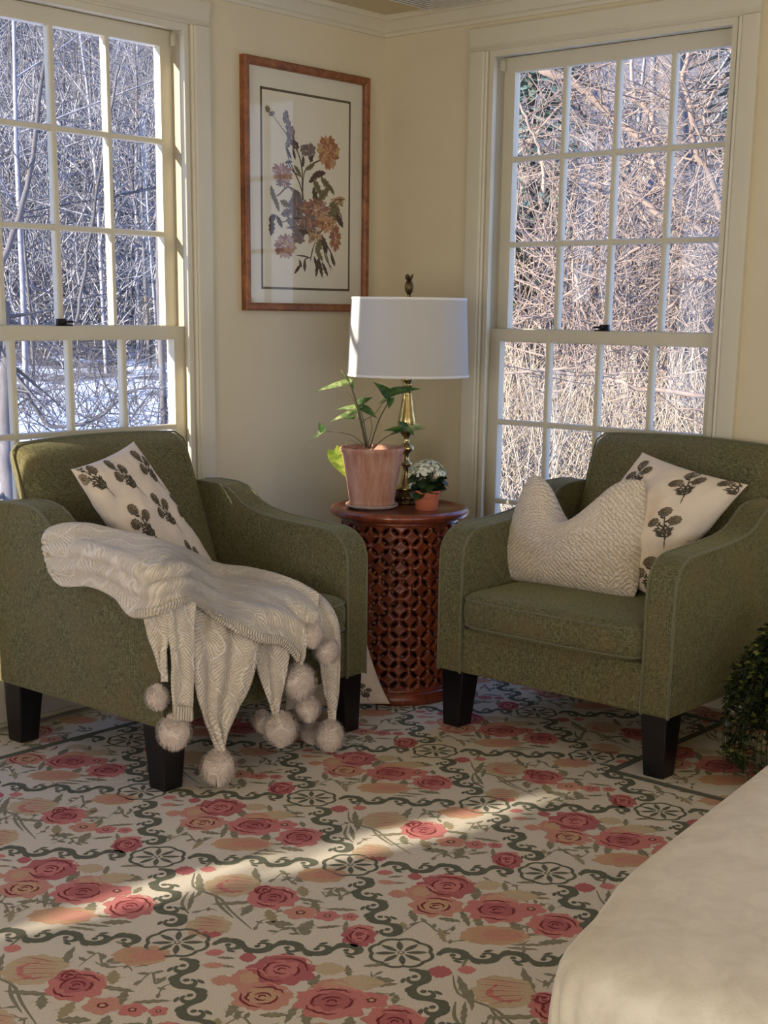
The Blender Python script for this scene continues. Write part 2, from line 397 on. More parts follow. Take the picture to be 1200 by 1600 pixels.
def arm_profile():
    """side view: (depth y, z), y=-.42 front"""
    P = []
    P += [(-.42, .205), (-.42, .40), (-.42, .60)]
    for k in range(1, 8):
        a = pi - k / 7 * (pi / 2 - .07); P.append((-.315 + .105 * math.cos(a), .605 + .105 * math.sin(a)))
    P += [(-.22, .716), (-.10, .722), (-.02, .730), (.04, .742), (.09, .762), (.125, .788), (.16, .809), (.21, .820), (.30, .822), (.38, .816), (.41, .80), (.42, .77), (.42, .50), (.42, .205)]
    return P
def make_armchair(name):
    root = empty(name)
    prof = arm_profile(); n = len(prof)
    for s in (-1, 1):
        mb = MB(); x0, x1 = s * .465, s * .360
        mb.prism(prof, x0, x1, lambda y, z, t: (t, y, z))
        o = mb.build('armrest', M_green, root, angle=40); bev(o, .012, 3, 40)
        pm = MB()
        for xx in (x0 - s * .004, x1 + s * .004):
            pts = [(xx, y - .000, z) for y, z in prof[:-3]]
            # inset slightly towards the panel centre
            cy, cz = 0.0, .5
            pts = [(x, y + (.002 if y < -.3 else 0), z - .001) for x, y, z in pts]
            pm.tube(pts, .0048, 6)
        pm.build('piping', M_pipe, o)
    # seat base / apron
    mb = MB(); mb.box(-.362, .362, -.41, .30, .205, .365); bev(mb.build('seat_frame', M_green, root, smooth=False), .008, 2)
    # outer back
    mb = MB(); mb.prism([(.30, .205), (.40, .205), (.425, .60), (.465, .92), (.40, .92), (.33, .5)], -.325, .325, lambda y, z, t: (t, y, z))
    bev(mb.build('rear_panel', M_green, root, angle=30), .02, 3)
    # seat cushion: puffed box
    def puff(name, P, nu, nv, nw, fn, par, crown):
        pass
    W, D, Z0, Z1 = .366, .0, .366, .492
    mb = MB(); N = 22
    def shell(u, v, top):
        x = u * W; y = -.435 + (v + 1) / 2 * .66
        e = (1 - abs(u) ** 10) * (1 - abs(v) ** 10)
        k = max(0, (1 - u * u) * (1 - v * v)) ** .5
        z = (Z1 - .010 + .016 * k) if top else (Z0)
        return x, y, z
    # front-bulged box with rounded rim
    rim = []
    M2 = 10
    sec = [(0.0, Z0), (.6, Z0), (.9, Z0), (.97, Z0 + .006), (1.0, Z0 + .022), (1.012, Z0 + .045), (1.014, (Z0 + Z1) / 2), (1.012, Z1 - .042), (1.0, Z1 - .018), (.975, Z1 - .004), (.93, Z1 + .003), (.8, Z1 + .008), (.5, Z1 + .013), (.25, Z1 + .014), (0, Z1 + .014)]
    K = 64; o = len(mb.v)
    hx, hy, cy = W, .335, -.112
    for r, z in sec:
        for k in range(K):
            t = 2 * pi * k / K; c_, s_ = math.cos(t), math.sin(t); e = 2 / 9.0
            x = math.copysign(abs(c_) ** e, c_) * hx * r; y = math.copysign(abs(s_) ** e, s_) * hy * r
            x = max(-hx, min(hx, x)) if r > 1 else x
            zz = z
            if z > (Z0 + Z1) / 2: zz += .004 * noise.noise(Vector((x * 5, y * 5, 1)))
            fy = .012 * (1 - (x / hx) ** 2) if (y < -hy * .8) else 0
            if y < -hy * .9 and Z0 + .01 < z < Z1: fy += .0035 * noise.noise(Vector((x * 45, 0, z * 6)))
            mb.v.append((x, cy + y - fy, zz))
    for i in range(len(sec) - 1):
        for k in range(K):
            a, b = o + i * K + k, o + i * K + (k + 1) % K; mb.f.append((a, b, b + K, a + K)); mb.mi.append(0)
    sc_ = mb.build('seat_cushion', M_green, root); subs(sc_, 1)
    pm = MB()
    for zz, rr in ((Z1 - .016, 1.003), (Z0 + .02, 1.003)):
        pts = []
        for k in range(K + 1):
            t = 2 * pi * k / K; c_, s_ = math.cos(t), math.sin(t); e = 2 / 9.0
            x = math.copysign(abs(c_) ** e, c_) * hx; y = math.copysign(abs(s_) ** e, s_) * hy * rr
            fy = .012 * (1 - (x / hx) ** 2) if (y < -hy * .8) else 0
            pts.append((x, cy + y - fy - (.001 if y < 0 else 0), zz))
        pm.tube(pts, .0028, 5, cap=False)
    pm.build('piping', M_pipe, sc_)
    # backrest cushion: leaning slab, rounded upper corners, crowned face
    hw, zb, zt = .374, .46, 1.005
    def bf(u, w):   # u across -1..1, w up 0..1 -> outline half width and height
        z = zb + (zt - zb) * w
        return z
    def lean(z): return .175 + (z - .46) * .36      # front surface depth
    NU, NV = 26, 22; mb = MB()
    def P(i, j, back):
        u = -1 + 2 * i / (NU - 1); w = j / (NV - 1)
        # superellipse rounding at top corners
        x = u * hw; z = zb + (zt - zb) * w
        rc = .04
        if z > zt - rc:
            dz = (z - (zt - rc)) / rc; lim = hw - rc + rc * math.sqrt(max(0, 1 - dz * dz * .98)); x = u * lim
        edge = min(1, (1 - abs(u)) * 9) ** .5 * min(1, (1 - w) * 9 + .0) ** .5
        th = .012 + .058 * edge
        mid = lean(z) + .055
        zz = z - .012 * abs(u) ** 2 * (w ** 4)
        y = mid + (th if back else -th)
        if not back: y -= .012 * (1 - u * u) * math.sin(pi * min(1, w * .95)) ; y += .003 * noise.noise(Vector((x * 9, z * 3, 5)))
        return (x, y, zz + (.0))
    a0 = mb.grid(lambda i, j: P(i, j, False), NU, NV); b0 = mb.grid(lambda i, j: P(i, j, True), NU, NV)
    # flip the back, stitch the rims
    nf = (NU - 1) * (NV - 1)
    for q in range(nf, 2 * nf): mb.f[q] = mb.f[q][::-1]
    for j in range(NV - 1):
        for i in (0, NU - 1):
            q = j * NU + i; f = (a0 + q, a0 + q + NU, b0 + q + NU, b0 + q); mb.f.append(f if i == 0 else f[::-1]); mb.mi.append(0)
    for i in range(NU - 1):
        q = (NV - 1) * NU + i; mb.f.append((a0 + q, a0 + q + 1, b0 + q + 1, b0 + q)); mb.mi.append(0)
        q = i; mb.f.append((a0 + q + 1, a0 + q, b0 + q, b0 + q + 1)); mb.mi.append(0)
    bk = mb.build('backrest', M_green, root); subs(bk, 1)
    pm = MB()
    for back in (False,):
        pts = [Vector(P(0, j, back)) * 1 for j in range(0, NV)] + [Vector(P(i, NV - 1, back)) for i in range(1, NU - 1)] + [Vector(P(NU - 1, j, back)) for j in range(NV - 1, -1, -1)]
        pts = [Vector((p.x * 1.004, p.y - .000, p.z + (.001 if p.z > .98 else 0))) for p in pts]
        pm.tube(pts, .0036, 6)
    pm.build('piping', M_pipe, bk)
    # tapered square legs
    for lx, ly in ((-1, -1), (1, -1), (-1, 1), (1, 1)):
        mb = MB(); cx, cy = lx * .405, ly * .355 - (.005 if ly < 0 else 0)
        t, bt = .048, .036
        if ly > 0: cy = .355
        ox, oy = lx * .006, ly * .006
        v = [(cx - bt + ox, cy - bt + oy, 0), (cx + bt + ox, cy - bt + oy, 0), (cx + bt + ox, cy + bt + oy, 0), (cx - bt + ox, cy + bt + oy, 0),
             (cx - t, cy - t, .206), (cx + t, cy - t, .206), (cx + t, cy + t, .206), (cx - t, cy + t, .206)]
        mb.add(v, [(0, 3, 2, 1), (4, 5, 6, 7), (0, 1, 5, 4), (1, 2, 6, 5), (2, 3, 7, 6), (3, 0, 4, 7)])
        bev(mb.build('leg', M_leg, root, smooth=False), .004)
    return root
def copy_tree(o, parent=None):
    c = o.copy(); COL.objects.link(c); c.parent = parent
    for ch in [x for x in bpy.data.objects if x.parent == o and x != c]:
        copy_tree(ch, c)
    return c
ch1 = make_armchair('armchair'); ch1.location = (-1.597, -.533, 0); ch1.rotation_euler.z = math.radians(1.2)
tag(ch1, 'olive green upholstered armchair with the pom-pom throw over it, before the left window', 'armchair', 'green armchairs')
ch2 = copy_tree(ch1); ch2.location = (-.482, -1.543, 0); ch2.rotation_euler.z = math.radians(-90)
tag(ch2, 'olive green upholstered armchair with two light cushions, before the right window', 'armchair', 'green armchairs')

# ------------------------------------------------------------------ cushions
def linen(name, base, stripe=None):
    m, nt, b = new_mat(name); co = coords(nt)
    n = noise_n(nt, co, 12, 4); c = ramp(nt, n, [(.3, tuple(x * .92 for x in base[:3]) + (1,)), (.7, base)])
    nt.links.new(c, b.inputs['Base Color']); b.inputs['Roughness'].default_value = .9; b.inputs['Sheen Weight'].default_value = .15
    b.inputs['Specular IOR Level'].default_value = .15
    bump(nt, b, noise_n(nt, co, 420, 2), .12, .0015); return m
M_linen = linen('printed_linen', rgb(232, 216, 194))
M_ink = plain('dark_olive_ink', rgb(74, 66, 50), .9, var=.15, vscale=60)
M_ink2 = plain('grey_brown_ink', rgb(146, 130, 104), .9, var=.15, vscale=60)
def pillow_fn(A, B, C, D, th, nrm=None, pinch=.0, dent=None, seed=0, wr=.004, rnd=0):
    """corners A(u-,v+) B(u+,v+) C(u+,v-) D(u-,v-); returns f(u,v,h,side)"""
    A, B, C, D = map(Vector, (A, B, C, D)); N = nrm or ((B - A).cross(D - A)).normalized()
    def f(u, v, h=0, side=1):
        su, sv = (u + 1) / 2, (v + 1) / 2
        # edges draw in between the corners
        pu = 1 - pinch * (1 - v * v) * 1.0; pv = 1 - pinch * (1 - u * u)
        uu, vv = u * pu * (1 - rnd * v ** 8), v * pv * (1 - rnd * u ** 8)
        if dent and v > -1:
            cu, cd, cw = dent; vv -= cd * math.exp(-((u - cu) / cw) ** 2) * ((v + 1) / 2) ** 2.2
        su, sv = (uu + 1) / 2, (vv + 1) / 2
        p = (D * (1 - su) + C * su) * (1 - sv) + (A * (1 - su) + B * su) * sv
        e = max(0.0, (1 - u * u) * (1 - v * v)); k = e ** .5
        w = wr * noise.noise(Vector((u * 2.2 + seed, v * 3.1, seed))) * 2 + wr * .6 * noise.noise(Vector((u * 6 + seed, v * 7, 3)))
        t = th * k * (1 + .12 * noise.noise(Vector((u * 1.3, v * 1.3, seed)))) + w * min(1, e * 6)
        return p + N * (side * (t + h + .001))
    return f
def pillow(name, f, mats, n=40, seam=None):
    mb = MB(); us = [math.sin(pi / 2 * (-1 + 2 * i / (n - 1))) * .35 + .65 * (-1 + 2 * i / (n - 1)) for i in range(n)]
    a0 = mb.grid(lambda i, j: f(us[i], us[j], 0, 1), n, n); b0 = mb.grid(lambda i, j: f(us[i], us[j], 0, -1), n, n)
    nf = (n - 1) ** 2
    for q in range(nf, 2 * nf): mb.f[q] = mb.f[q][::-1]
    for k in range(n - 1):
        for a, b in ((k, k + 1), ((n - 1) * n + k + 1, (n - 1) * n + k)): mb.f.append((a0 + b, a0 + a, b0 + a, b0 + b)); mb.mi.append(0)
        for a, b in (((k + 1) * n, k * n), (k * n + n - 1, (k + 1) * n + n - 1)): mb.f.append((a0 + b, a0 + a, b0 + a, b0 + b)); mb.mi.append(0)
    uv = [(us[i % n] * .5 + .5, us[(i // n) % n] * .5 + .5) for i in range(len(mb.v))]
    return mb.build(name, mats, uv=uv)
def sprig_bouquet(st, c, s, ang, flip=1):
    """block-print marigold bouquet of three blooms on a leafy stem; size s"""
    def T(x, y): x *= flip; return (c[0] + (x * math.cos(ang) - y * math.sin(ang)) * s, c[1] + (x * math.sin(ang) + y * math.cos(ang)) * s)
    base = (0, -.62)
    for hx, hy, r in ((-.30, .20, .22), (.12, .52, .24), (.38, .06, .22)):
        st.stroke([T(*q) for q in catmull([base, (hx * .25, -.2), (hx, hy)], 10)], .035 * s, 0, 0, taper=False)
        c0 = T(hx, hy); st.blob(c0, r * 2 * s, r * 1.7 * s, 1, 1, 9, .12, ang)
        for k in (.82, .5, .25): st.arc(c0, r * 2 * s * k, r * 1.7 * s * k, 0, 2 * pi, .035 * s, 0, 2, 16, ang)
        for k in range(9):
            a = k / 9 * 2 * pi; st.stroke([T(hx + r * .55 * math.cos(a), hy + r * .5 * math.sin(a)), T(hx + r * .98 * math.cos(a), hy + r * .85 * math.sin(a)), T(hx + r * 1.02 * math.cos(a), hy + r * .88 * math.sin(a))], .02 * s, 0, 2)
    for hx, hy in ((-.30, .20), (.12, .52), (.38, .06)):
        ln = catmull([base, (hx * .25, -.2), (hx, hy)], 10)
        for k in range(3, 8):
            sd = (-1) ** k; a_ = math.atan2(hy + .62, hx) - sd * .9; q = ln[k]; q = (q[0] + .10 * math.cos(a_), q[1] + .10 * math.sin(a_))
            st.leaf(T(*q), .20 * s, .075 * s, (a_ if flip > 0 else pi - a_) + ang, 0, 0)
    for k in range(8):
        y = -.48 + k * .040; sx = (-1) ** k; l = .24 + .07 * math.sin(k * 2.1)
        an = math.atan2(.5, sx * 1.0); q = T(sx * (.12 + .012 * k), y); st.leaf(q, l * 1.15 * s, .07 * s, (an if flip > 0 else pi - an) + ang, 0, 0)
    st.stroke([T(0, -.5), T(-.05, -.75), T(-.1, -.95)], .04 * s, 0, 0)
def print_pillow(name, f, spots, parent_mat=M_linen, sz=.30, asp=1.0):
    o = pillow(name, f, M_linen)
    st = Stamp(lambda p, q, h: f(max(-.995, min(.995, p)), max(-.995, min(.995, q * asp)), h, 1), .0010, clip=lambda x, y: abs(x) < .97 and abs(y * asp) < .97)
    for u, v, ang in spots: sprig_bouquet(st, (u, v / asp), sz, ang)
    st.mb.build('printed_sprigs', [M_ink, M_ink2], o)
    return o
# left chair
f = pillow_fn((-2.02, -.51, .945), (-1.665, -.375, 1.0), (-1.335, -.42, .52), (-1.74, -.56, .50), .105, nrm=Vector((-.25, -.90, .36)).normalized(), pinch=.045, seed=2, wr=.010)
p = print_pillow('printed_cushion', f, [(-.80, .80, .5), (-.15, .66, .5), (.66, .62, .5), (-.50, -.02, .4), (.22, .0, .5), (.85, -.10, .4), (-.75, -.8, .5), (.35, -.75, .5)], sz=.42)
tag(p, 'cream cushion printed with dark flower sprigs, leaning in the left armchair above the throw', 'cushion', 'sprig-printed cushions')
# right chair
f = pillow_fn((-.52, -1.335, .575), (-.385, -1.555, .968), (-.405, -1.97, .895), (-.56, -1.72, .51), .115, nrm=Vector((-.93, -.05, .33)).normalized(), pinch=.05, seed=5, wr=.008)
R9 = math.radians(-48)
p = print_pillow('printed_cushion', f, [(-.75, -.25, R9), (-.65, .72, R9), (-.1, .22, R9), (.62, .62, R9), (.02, -.55, R9), (.72, -.30, R9), (.0, -1.2, R9), (-.15, .98, R9), (.95, -.9, R9), (-.75,-.85,R9)], sz=.42)
tag(p, 'cream cushion printed with dark flower sprigs, leaning on the back of the right armchair', 'cushion', 'sprig-printed cushions')
# floor cushion between the left chair and the drum table
f = pillow_fn((-1.12, -.52, .36), (-.905, -.745, .24), (-.872, -.835, .02), (-1.20, -.62, .02), .045, nrm=Vector((-.3, -.95, .1)).normalized(), pinch=.05, seed=9, wr=.004)
p = print_pillow('printed_cushion', f, [(.5, -.6, .3), (.6, .4, .2), (-.3, 0, .1), (.1, -.8, .2)], sz=.34)
tag(p, 'cream patterned cushion on the carpet beside the drum table foot', 'cushion')
# embossed lumbar cushion
def matelasse():
    m, nt, b = new_mat('matelasse_cotton'); t = nt.nodes.new('ShaderNodeTexCoord')
    mp = nt.nodes.new('ShaderNodeMapping'); nt.links.new(t.outputs['UV'], mp.inputs[0]); mp.inputs['Scale'].default_value = (1.5, 1, 1)
    n0 = nt.nodes.new('ShaderNodeTexNoise'); n0.inputs['Scale'].default_value = 4; nt.links.new(mp.outputs[0], n0.inputs['Vector'])
    def wave(rot, sc_, dist):
        mq = nt.nodes.new('ShaderNodeMapping'); mq.inputs['Rotation'].default_value = (0, 0, rot); nt.links.new(mp.outputs[0], mq.inputs[0])
        w = nt.nodes.new('ShaderNodeTexWave'); w.inputs['Scale'].default_value = sc_; w.inputs['Distortion'].default_value = dist; w.inputs['Detail'].default_value = 2
        w.inputs['Detail Scale'].default_value = 3; nt.links.new(mq.outputs[0], w.inputs['Vector']); return w.outputs['Fac']
    a_ = wave(.85, 9, 6); b_ = wave(-.85, 9, 6)
    vo = nt.nodes.new('ShaderNodeTexVoronoi'); vo.inputs['Scale'].default_value = 3.2; nt.links.new(mp.outputs[0], vo.inputs['Vector'])
    sel = ramp(nt, vo.outputs['Color'], [(.45, (0, 0, 0, 1)), (.55, (1, 1, 1, 1))])
    hgt = mixc(nt, sel, a_, b_); fine = noise_n(nt, mp.outputs[0], 60, 3)
    add = nt.nodes.new('ShaderNodeMath'); add.operation = 'MULTIPLY_ADD'; add.inputs[1].default_value = .45
    nt.links.new(fine, add.inputs[0]); nt.links.new(hgt, add.inputs[2])
    col = ramp(nt, add.outputs[0], [(.15, rgb(198, 180, 154)), (.8, rgb(236, 222, 200))])
    nt.links.new(col, b.inputs['Base Color']); b.inputs['Roughness'].default_value = .95; b.inputs['Sheen Weight'].default_value = .2
    b.inputs['Specular IOR Level'].default_value = .1
    bump(nt, b, add.outputs[0], .55, .007); return m
f = pillow_fn((-.575, -1.215, .885), (-.575, -1.690, .905), (-.60, -1.695, .495), (-.60, -1.095, .495), .105, nrm=Vector((-.96, 0, .28)).normalized(), pinch=.0, dent=(-.08, .86, .46), seed=3, wr=.003, rnd=.05)
p = pillow('embossed_cushion', f, matelasse(), 56)
tag(p, 'wide cream cushion with raised quilted scrollwork and a dented top on the right armchair seat', 'cushion')
# ------------------------------------------------------------------ carved drum table
TC = Vector((-.650, -.676, 0)); TZ = .028
def wood_mat():
    m, nt, b = new_mat('reddish_carved_wood'); co = coords(nt, scale=(1, 1, .25))
    n = noise_n(nt, co, 22, 6, .6, 1.5)
    c = ramp(nt, n, [(.25, rgb(84, 36, 20)), (.5, rgb(122, 56, 32)), (.75, rgb(152, 78, 44))])
    nt.links.new(c, b.inputs['Base Color']); b.inputs['Roughness'].default_value = .28; b.inputs['Coat Weight'].default_value = .3
    b.inputs['Coat Roughness'].default_value = .2; return m
M_wood = wood_mat()
tab = empty('drum_table', tuple(TC)); tag(tab, 'round reddish-brown wooden drum table with pierced carved side, standing in the corner', 'table')
mb = MB(); mb.lathe([(r_, z_ + TZ) for r_, z_ in ((.0, .655), (.232, .655), (.248, .658), (.258, .665), (.262, .674), (.260, .683), (.253, .690), (.244, .692), (.237, .688), (.233, .680), (.0, .680))], n=96, cap=False)
mb.build('tabletop', M_wood, tab)
mb = MB(); mb.lathe([(.205, 0), (.232, 0), (.237, .012), (.235, .028), (.228, .038), (.224, .044), (.205, .044)], n=96, cap=False)
mb.v = mb.v; mb.build('base_ring', M_wood, tab)
# pierced body: four-petal interlaced lattice made as a thick shell with real openings
NC, NR = 17, 8; R0 = .222; z0, z1 = .042, .657 + TZ; g = 18
ch_ = (z1 - z0 - .03) / NR
def inside(u, v):
    """u,v in -1..1 inside one cell centred on an interlace crossing; returns height 0(cut hole)..1"""
    r = [(math.hypot(u - sx, v - sy)) for sx, sy in ((1, 1), (-1, 1), (1, -1), (-1, -1))]
    return r
mb = MB(); idx = {}; NU_, NV_ = NC * g, NR * g
def hgt(i, j):
    u = (i % g) / g * 2 - 1; v = (j % g) / g * 2 - 1
    # petals: lens shapes along the diagonals
    hl = []
    for du, dv in ((1, 1), (1, -1)):
        t = (u * du + v * dv) / 2; s = (u * dv - v * du) / 2
        # four lens openings per cell around the centre
        for c in (-.5, .5):
            x = (t - c) / .44; y = s / .17
            hl.append(1 - (x * x) ** 1.0 - (y * y))
    m_ = max(hl)
    return m_
def isolate(i, j): pass
vid = {}
for j in range(NV_ + 1):
    for i in range(NU_):
        m_ = hgt(i, j); a_ = 2 * pi * i / NU_
        uu = (i % g) / g * 2 - 1; vv = (j % g) / g * 2 - 1; rc_ = min(abs(math.hypot(uu - sx, vv - sy) - 1.0) for sx, sy in ((1, 0), (-1, 0), (0, 1), (0, -1))); dep = -.010 * max(0, min(1, (m_ + .35) / .6)) + .003 * max(0, 1 - rc_ / .14) - .003
        r = R0 + dep; z = z0 + .015 + (z1 - z0 - .03) * j / NV_
        vid[(i, j)] = len(mb.v); mb.v.append((r * math.cos(a_), r * math.sin(a_), z))
holes = set()
for j in range(NV_):
    for i in range(NU_):
        m_ = (hgt(i, j) + hgt(i + 1, j) + hgt(i, j + 1) + hgt(i + 1, j + 1)) / 4
        if m_ > .60: holes.add((i, j)); continue
        k = (i + 1) % NU_; mb.f.append((vid[(i, j)], vid[(k, j)], vid[(k, j + 1)], vid[(i, j + 1)])); mb.mi.append(0)
for zz0, zz1 in ((z0, z0 + .015), (z1 - .015, z1)):
    mb.lathe([(R0 + .001, zz0), (R0 + .001, zz1)], n=NU_, cap=False)
body = mb.build('pierced_body', M_wood, tab, smooth=True)
so = body.modifiers.new('thick', 'SOLIDIFY'); so.thickness = .011; so.offset = -1

# ------------------------------------------------------------------ brass lamp
LC = Vector((-.520, -.595, .708))
def brass():
    m, nt, b = new_mat('aged_brass'); co = coords(nt)
    n = noise_n(nt, co, 30, 4); nt.links.new(ramp(nt, n, [(.3, rgb(150, 130, 82)), (.7, rgb(204, 184, 128))]), b.inputs['Base Color'])
    b.inputs['Metallic'].default_value = 1; b.inputs['Roughness'].default_value = .22; return m
M_brass = brass(); M_old = plain('antique_bronze', rgb(92, 74, 48), .4, metal=.9, var=.3, vscale=120)
lamp = empty('table_lamp', tuple(LC)); lamp.scale.z = .957; tag(lamp, 'brass table lamp with white drum shade and pineapple finial on the drum table', 'lamp')
mb = MB(); n = 48; o = 0
prof = [(.0, 0), (.052, 0), (.055, .006), (.051, .012), (.048, .016), (.056, .022), (.058, .030), (.050, .040), (.040, .050), (.036, .056)]
for r, z in prof:
    for k in range(n):
        a_ = 2 * pi * k / n; rr = r * (1 + .07 * math.cos(12 * a_) * (1 if .014 < z < .056 else 0)); mb.v.append((rr * math.cos(a_), rr * math.sin(a_), z))
for i in range(len(prof) - 1):
    for k in range(n): a_, b_ = i * n + k, i * n + (k + 1) % n; mb.f.append((a_, b_, b_ + n, a_ + n)); mb.mi.append(0)
mb.build('leafy_base', M_old, lamp)
mb = MB(); mb.lathe([(.036, .054), (.042, .058), (.043, .064), (.036, .068), (.028, .074), (.022, .086), (.016, .104), (.0125, .124), (.012, .146), (.017, .152), (.024, .158), (.024, .164), (.016, .170), (.0115, .178), (.012, .196), (.017, .206), (.028, .214), (.031, .222), (.029, .232), (.018, .240), (.012, .248), (.0105, .262), (.014, .270), (.024, .282), (.032, .298), (.0355, .316), (.035, .334), (.031, .356), (.026, .384), (.0215, .412), (.0185, .436), (.017, .450), (.022, .456), (.0235, .462), (.017, .468), (.016, .480), (.021, .488), (.025, .494), (.025, .500), (.014, .504), (.0105, .508), (.0105, .60), (0, .60)], n=40, cap=False)
mb.build('turned_column', M_brass, lamp)
mb = MB(); mb.tube([(0, 0, .58), (0, 0, .842)], .004, 8); mb.lathe([(.018, .57), (.02, .60), (.018, .635)], n=16)
for s in (-1, 1): mb.tube(catmull([(s * .015, 0, .60), (s * .055, 0, .66), (s * .05, 0, .76), (0, 0, .80)], 14), .002, 6)
mb.build('harp', M_brass, lamp)
def shade_mat():
    m, nt, b = new_mat('white_linen_shade'); b.inputs['Base Color'].default_value = rgb(216, 213, 206); b.inputs['Roughness'].default_value = .85
    tl = nt.nodes.new('ShaderNodeBsdfTranslucent'); tl.inputs[0].default_value = rgb(232, 228, 220); mx = nt.nodes.new('ShaderNodeMixShader'); mx.inputs[0].default_value = .30
    nt.links.new(b.outputs[0], mx.inputs[1]); nt.links.new(tl.outputs[0], mx.inputs[2]); nt.links.new(mx.outputs[0], nt.nodes['Material Output'].inputs[0])
    bump(nt, b, noise_n(nt, coords(nt, scale=(1, 1, 4)), 200, 2), .08, .001); return m
zs0, zs1 = .508, .812
mb = MB(); rr = lambda t: .231 + (.217 - .231) * t
mb.lathe([(rr(t / 8), zs0 + (zs1 - zs0) * t / 8) for t in range(9)] + [(rr(1) - .0018, zs1)] + [(rr(t / 8) - .0018, zs0 + (zs1 - zs0) * t / 8) for t in range(8, -1, -1)] + [(rr(0), zs0)], n=96, cap=False)
M_sh = shade_mat(); sh = mb.build('lamp_shade', M_sh, lamp, angle=50)
mb = MB()
M_tape = plain('shade_tape', rgb(228, 226, 220), .8)
for z_, t in ((zs0, 0), (zs1 - .010, 1)):
    mb = MB(); mb.lathe([(rr(t) + .0005, z_), (rr(t) + .0016, z_ + .001), (rr(t) + .0016, z_ + .009), (rr(t) + .0005, z_ + .010)], n=96, cap=False); mb.build('trim_tape', M_tape, sh)
mb = MB()
mb.tube([(math.cos(t * 2 * pi / 60) * .2155, math.sin(t * 2 * pi / 60) * .2155, zs1 - .004) for t in range(61)], .0015, 5, cap=False)
for k in range(3): a_ = k * 2 * pi / 3 + .3; mb.tube([(0, 0, .806), (.2 * math.cos(a_), .2 * math.sin(a_), zs1 - .02), (.2155 * math.cos(a_), .2155 * math.sin(a_), zs1 - .004)], .0016, 5)
mb.build('spider_frame', M_brass, sh)
mb = MB(); mb.lathe([(.004, .806), (.010, .812), (.006, .820), (.008, .826), (.014, .834), (.0165, .848), (.016, .862), (.011, .874), (.006, .878)], n=20)
for k in range(9):
    a_ = k * 2 * pi / 9; q = (k % 3) * .004
    mb.tube([(.004 * math.cos(a_), .004 * math.sin(a_), .876), (.011 * math.cos(a_), .011 * math.sin(a_), .886 + q), (.0155 * math.cos(a_), .0155 * math.sin(a_), .894 + q)], [.004, .0045, .001], 5)
for j in range(6):
    for k in range(10):
        a_ = (k + .5 * (j % 2)) * 2 * pi / 10; z = .836 + j * .006; r = .0165 - abs(j - 2.5) * .0009
        mb.lathe([(.0001, -.0012), (.0022, 0), (.0001, .0012)], (r * math.cos(a_), r * math.sin(a_), z), 5, cap=False)
mb.build('pineapple_finial', M_old, lamp)

# ------------------------------------------------------------------ plants on the table
def leaf_mesh(mb, base, tip, w, up, mi=0, fold=.25, droop=.15, kind='arrow', n=9):
    """curved folded leaf with an outline; two halves along a midrib"""
    b, t = Vector(base), Vector(tip); ax = t - b; L = ax.length; ax.normalize(); side = ax.cross(Vector(up)).normalized(); nz = side.cross(ax)
    def wid(s):
        if kind == 'arrow':
            return (math.sin(pi * min(1, s * .93 + .07) ** .62)) * (1 - .25 * s)
        if kind == 'oval': return math.sin(pi * (s * .96 + .02)) ** .7
        return math.sin(pi * s)
    rows = []
    for k in range(n + 1):
        s = k / n; c = b + ax * (L * s) - Vector((0, 0, 1)) * (droop * L * s * s)
        hw = w / 2 * max(.02, wid(s)); back = ax * (-L * .12 * (1 - s) ** 3) if kind == 'arrow' else Vector()
        rows.append([c - side * hw + nz * hw * fold + back, c - side * hw * .5 + nz * hw * fold * .3 + back * .4, c, c + side * hw * .5 + nz * hw * fold * .3 + back * .4, c + side * hw + nz * hw * fold + back])
    vs = [p for r in rows for p in r]; fs = [(i * 5 + j, i * 5 + j + 1, (i + 1) * 5 + j + 1, (i + 1) * 5 + j) for i in range(n) for j in range(4)]
    mb.add(vs, fs, mi)
def leaf_mat(name, c1, c2, scale=40, tr=.35, tcol=None):
    m, nt, b = new_mat(name); n = noise_n(nt, coords(nt), scale, 3)
    c = ramp(nt, n, [(.42, c1), (.58, c2)]); nt.links.new(c, b.inputs['Base Color']); b.inputs['Roughness'].default_value = .4
    tl = nt.nodes.new('ShaderNodeBsdfTranslucent'); tl.inputs[0].default_value = tcol or c2; mx = nt.nodes.new('ShaderNodeMixShader'); mx.inputs[0].default_value = tr
    nt.links.new(b.outputs[0], mx.inputs[1]); nt.links.new(tl.outputs[0], mx.inputs[2]); nt.links.new(mx.outputs[0], nt.nodes['Material Output'].inputs[0]); return m
def terracotta(name, base, chalk):
    m, nt, b = new_mat(name); n = noise_n(nt, coords(nt, scale=(1, 1, .18)), 30, 5, .7); n2 = noise_n(nt, coords(nt), 12, 5, .7)
    c = ramp(nt, n, [(.35, base), (.75, chalk)]); c = mixc(nt, ramp(nt, n2, [(.5, (0, 0, 0, 1)), (.8, (.5, .5, .5, 1))]), c, chalk)
    nt.links.new(c, b.inputs['Base Color']); b.inputs['Roughness'].default_value = .85; bump(nt, b, n2, .15, .002); return m
M_terra = terracotta('chalky_terracotta', rgb(170, 112, 90), rgb(206, 170, 148)); M_terra2 = plain('plain_terracotta', rgb(190, 106, 76), .8, var=.06, vscale=30)
M_saucer = terracotta('glazed_saucer', rgb(170, 150, 136), rgb(205, 196, 186)); M_soil = plain('potting_soil', rgb(48, 36, 28), .95, var=.4, vscale=120, bmp=.8, bscale=200)
PC = Vector((-.700, -.58, .708))
pot = empty('potted_plant', tuple(PC)); tag(pot, 'arrow-leaved plant with sparse stems in a chalky terracotta pot on the drum table', 'plant')
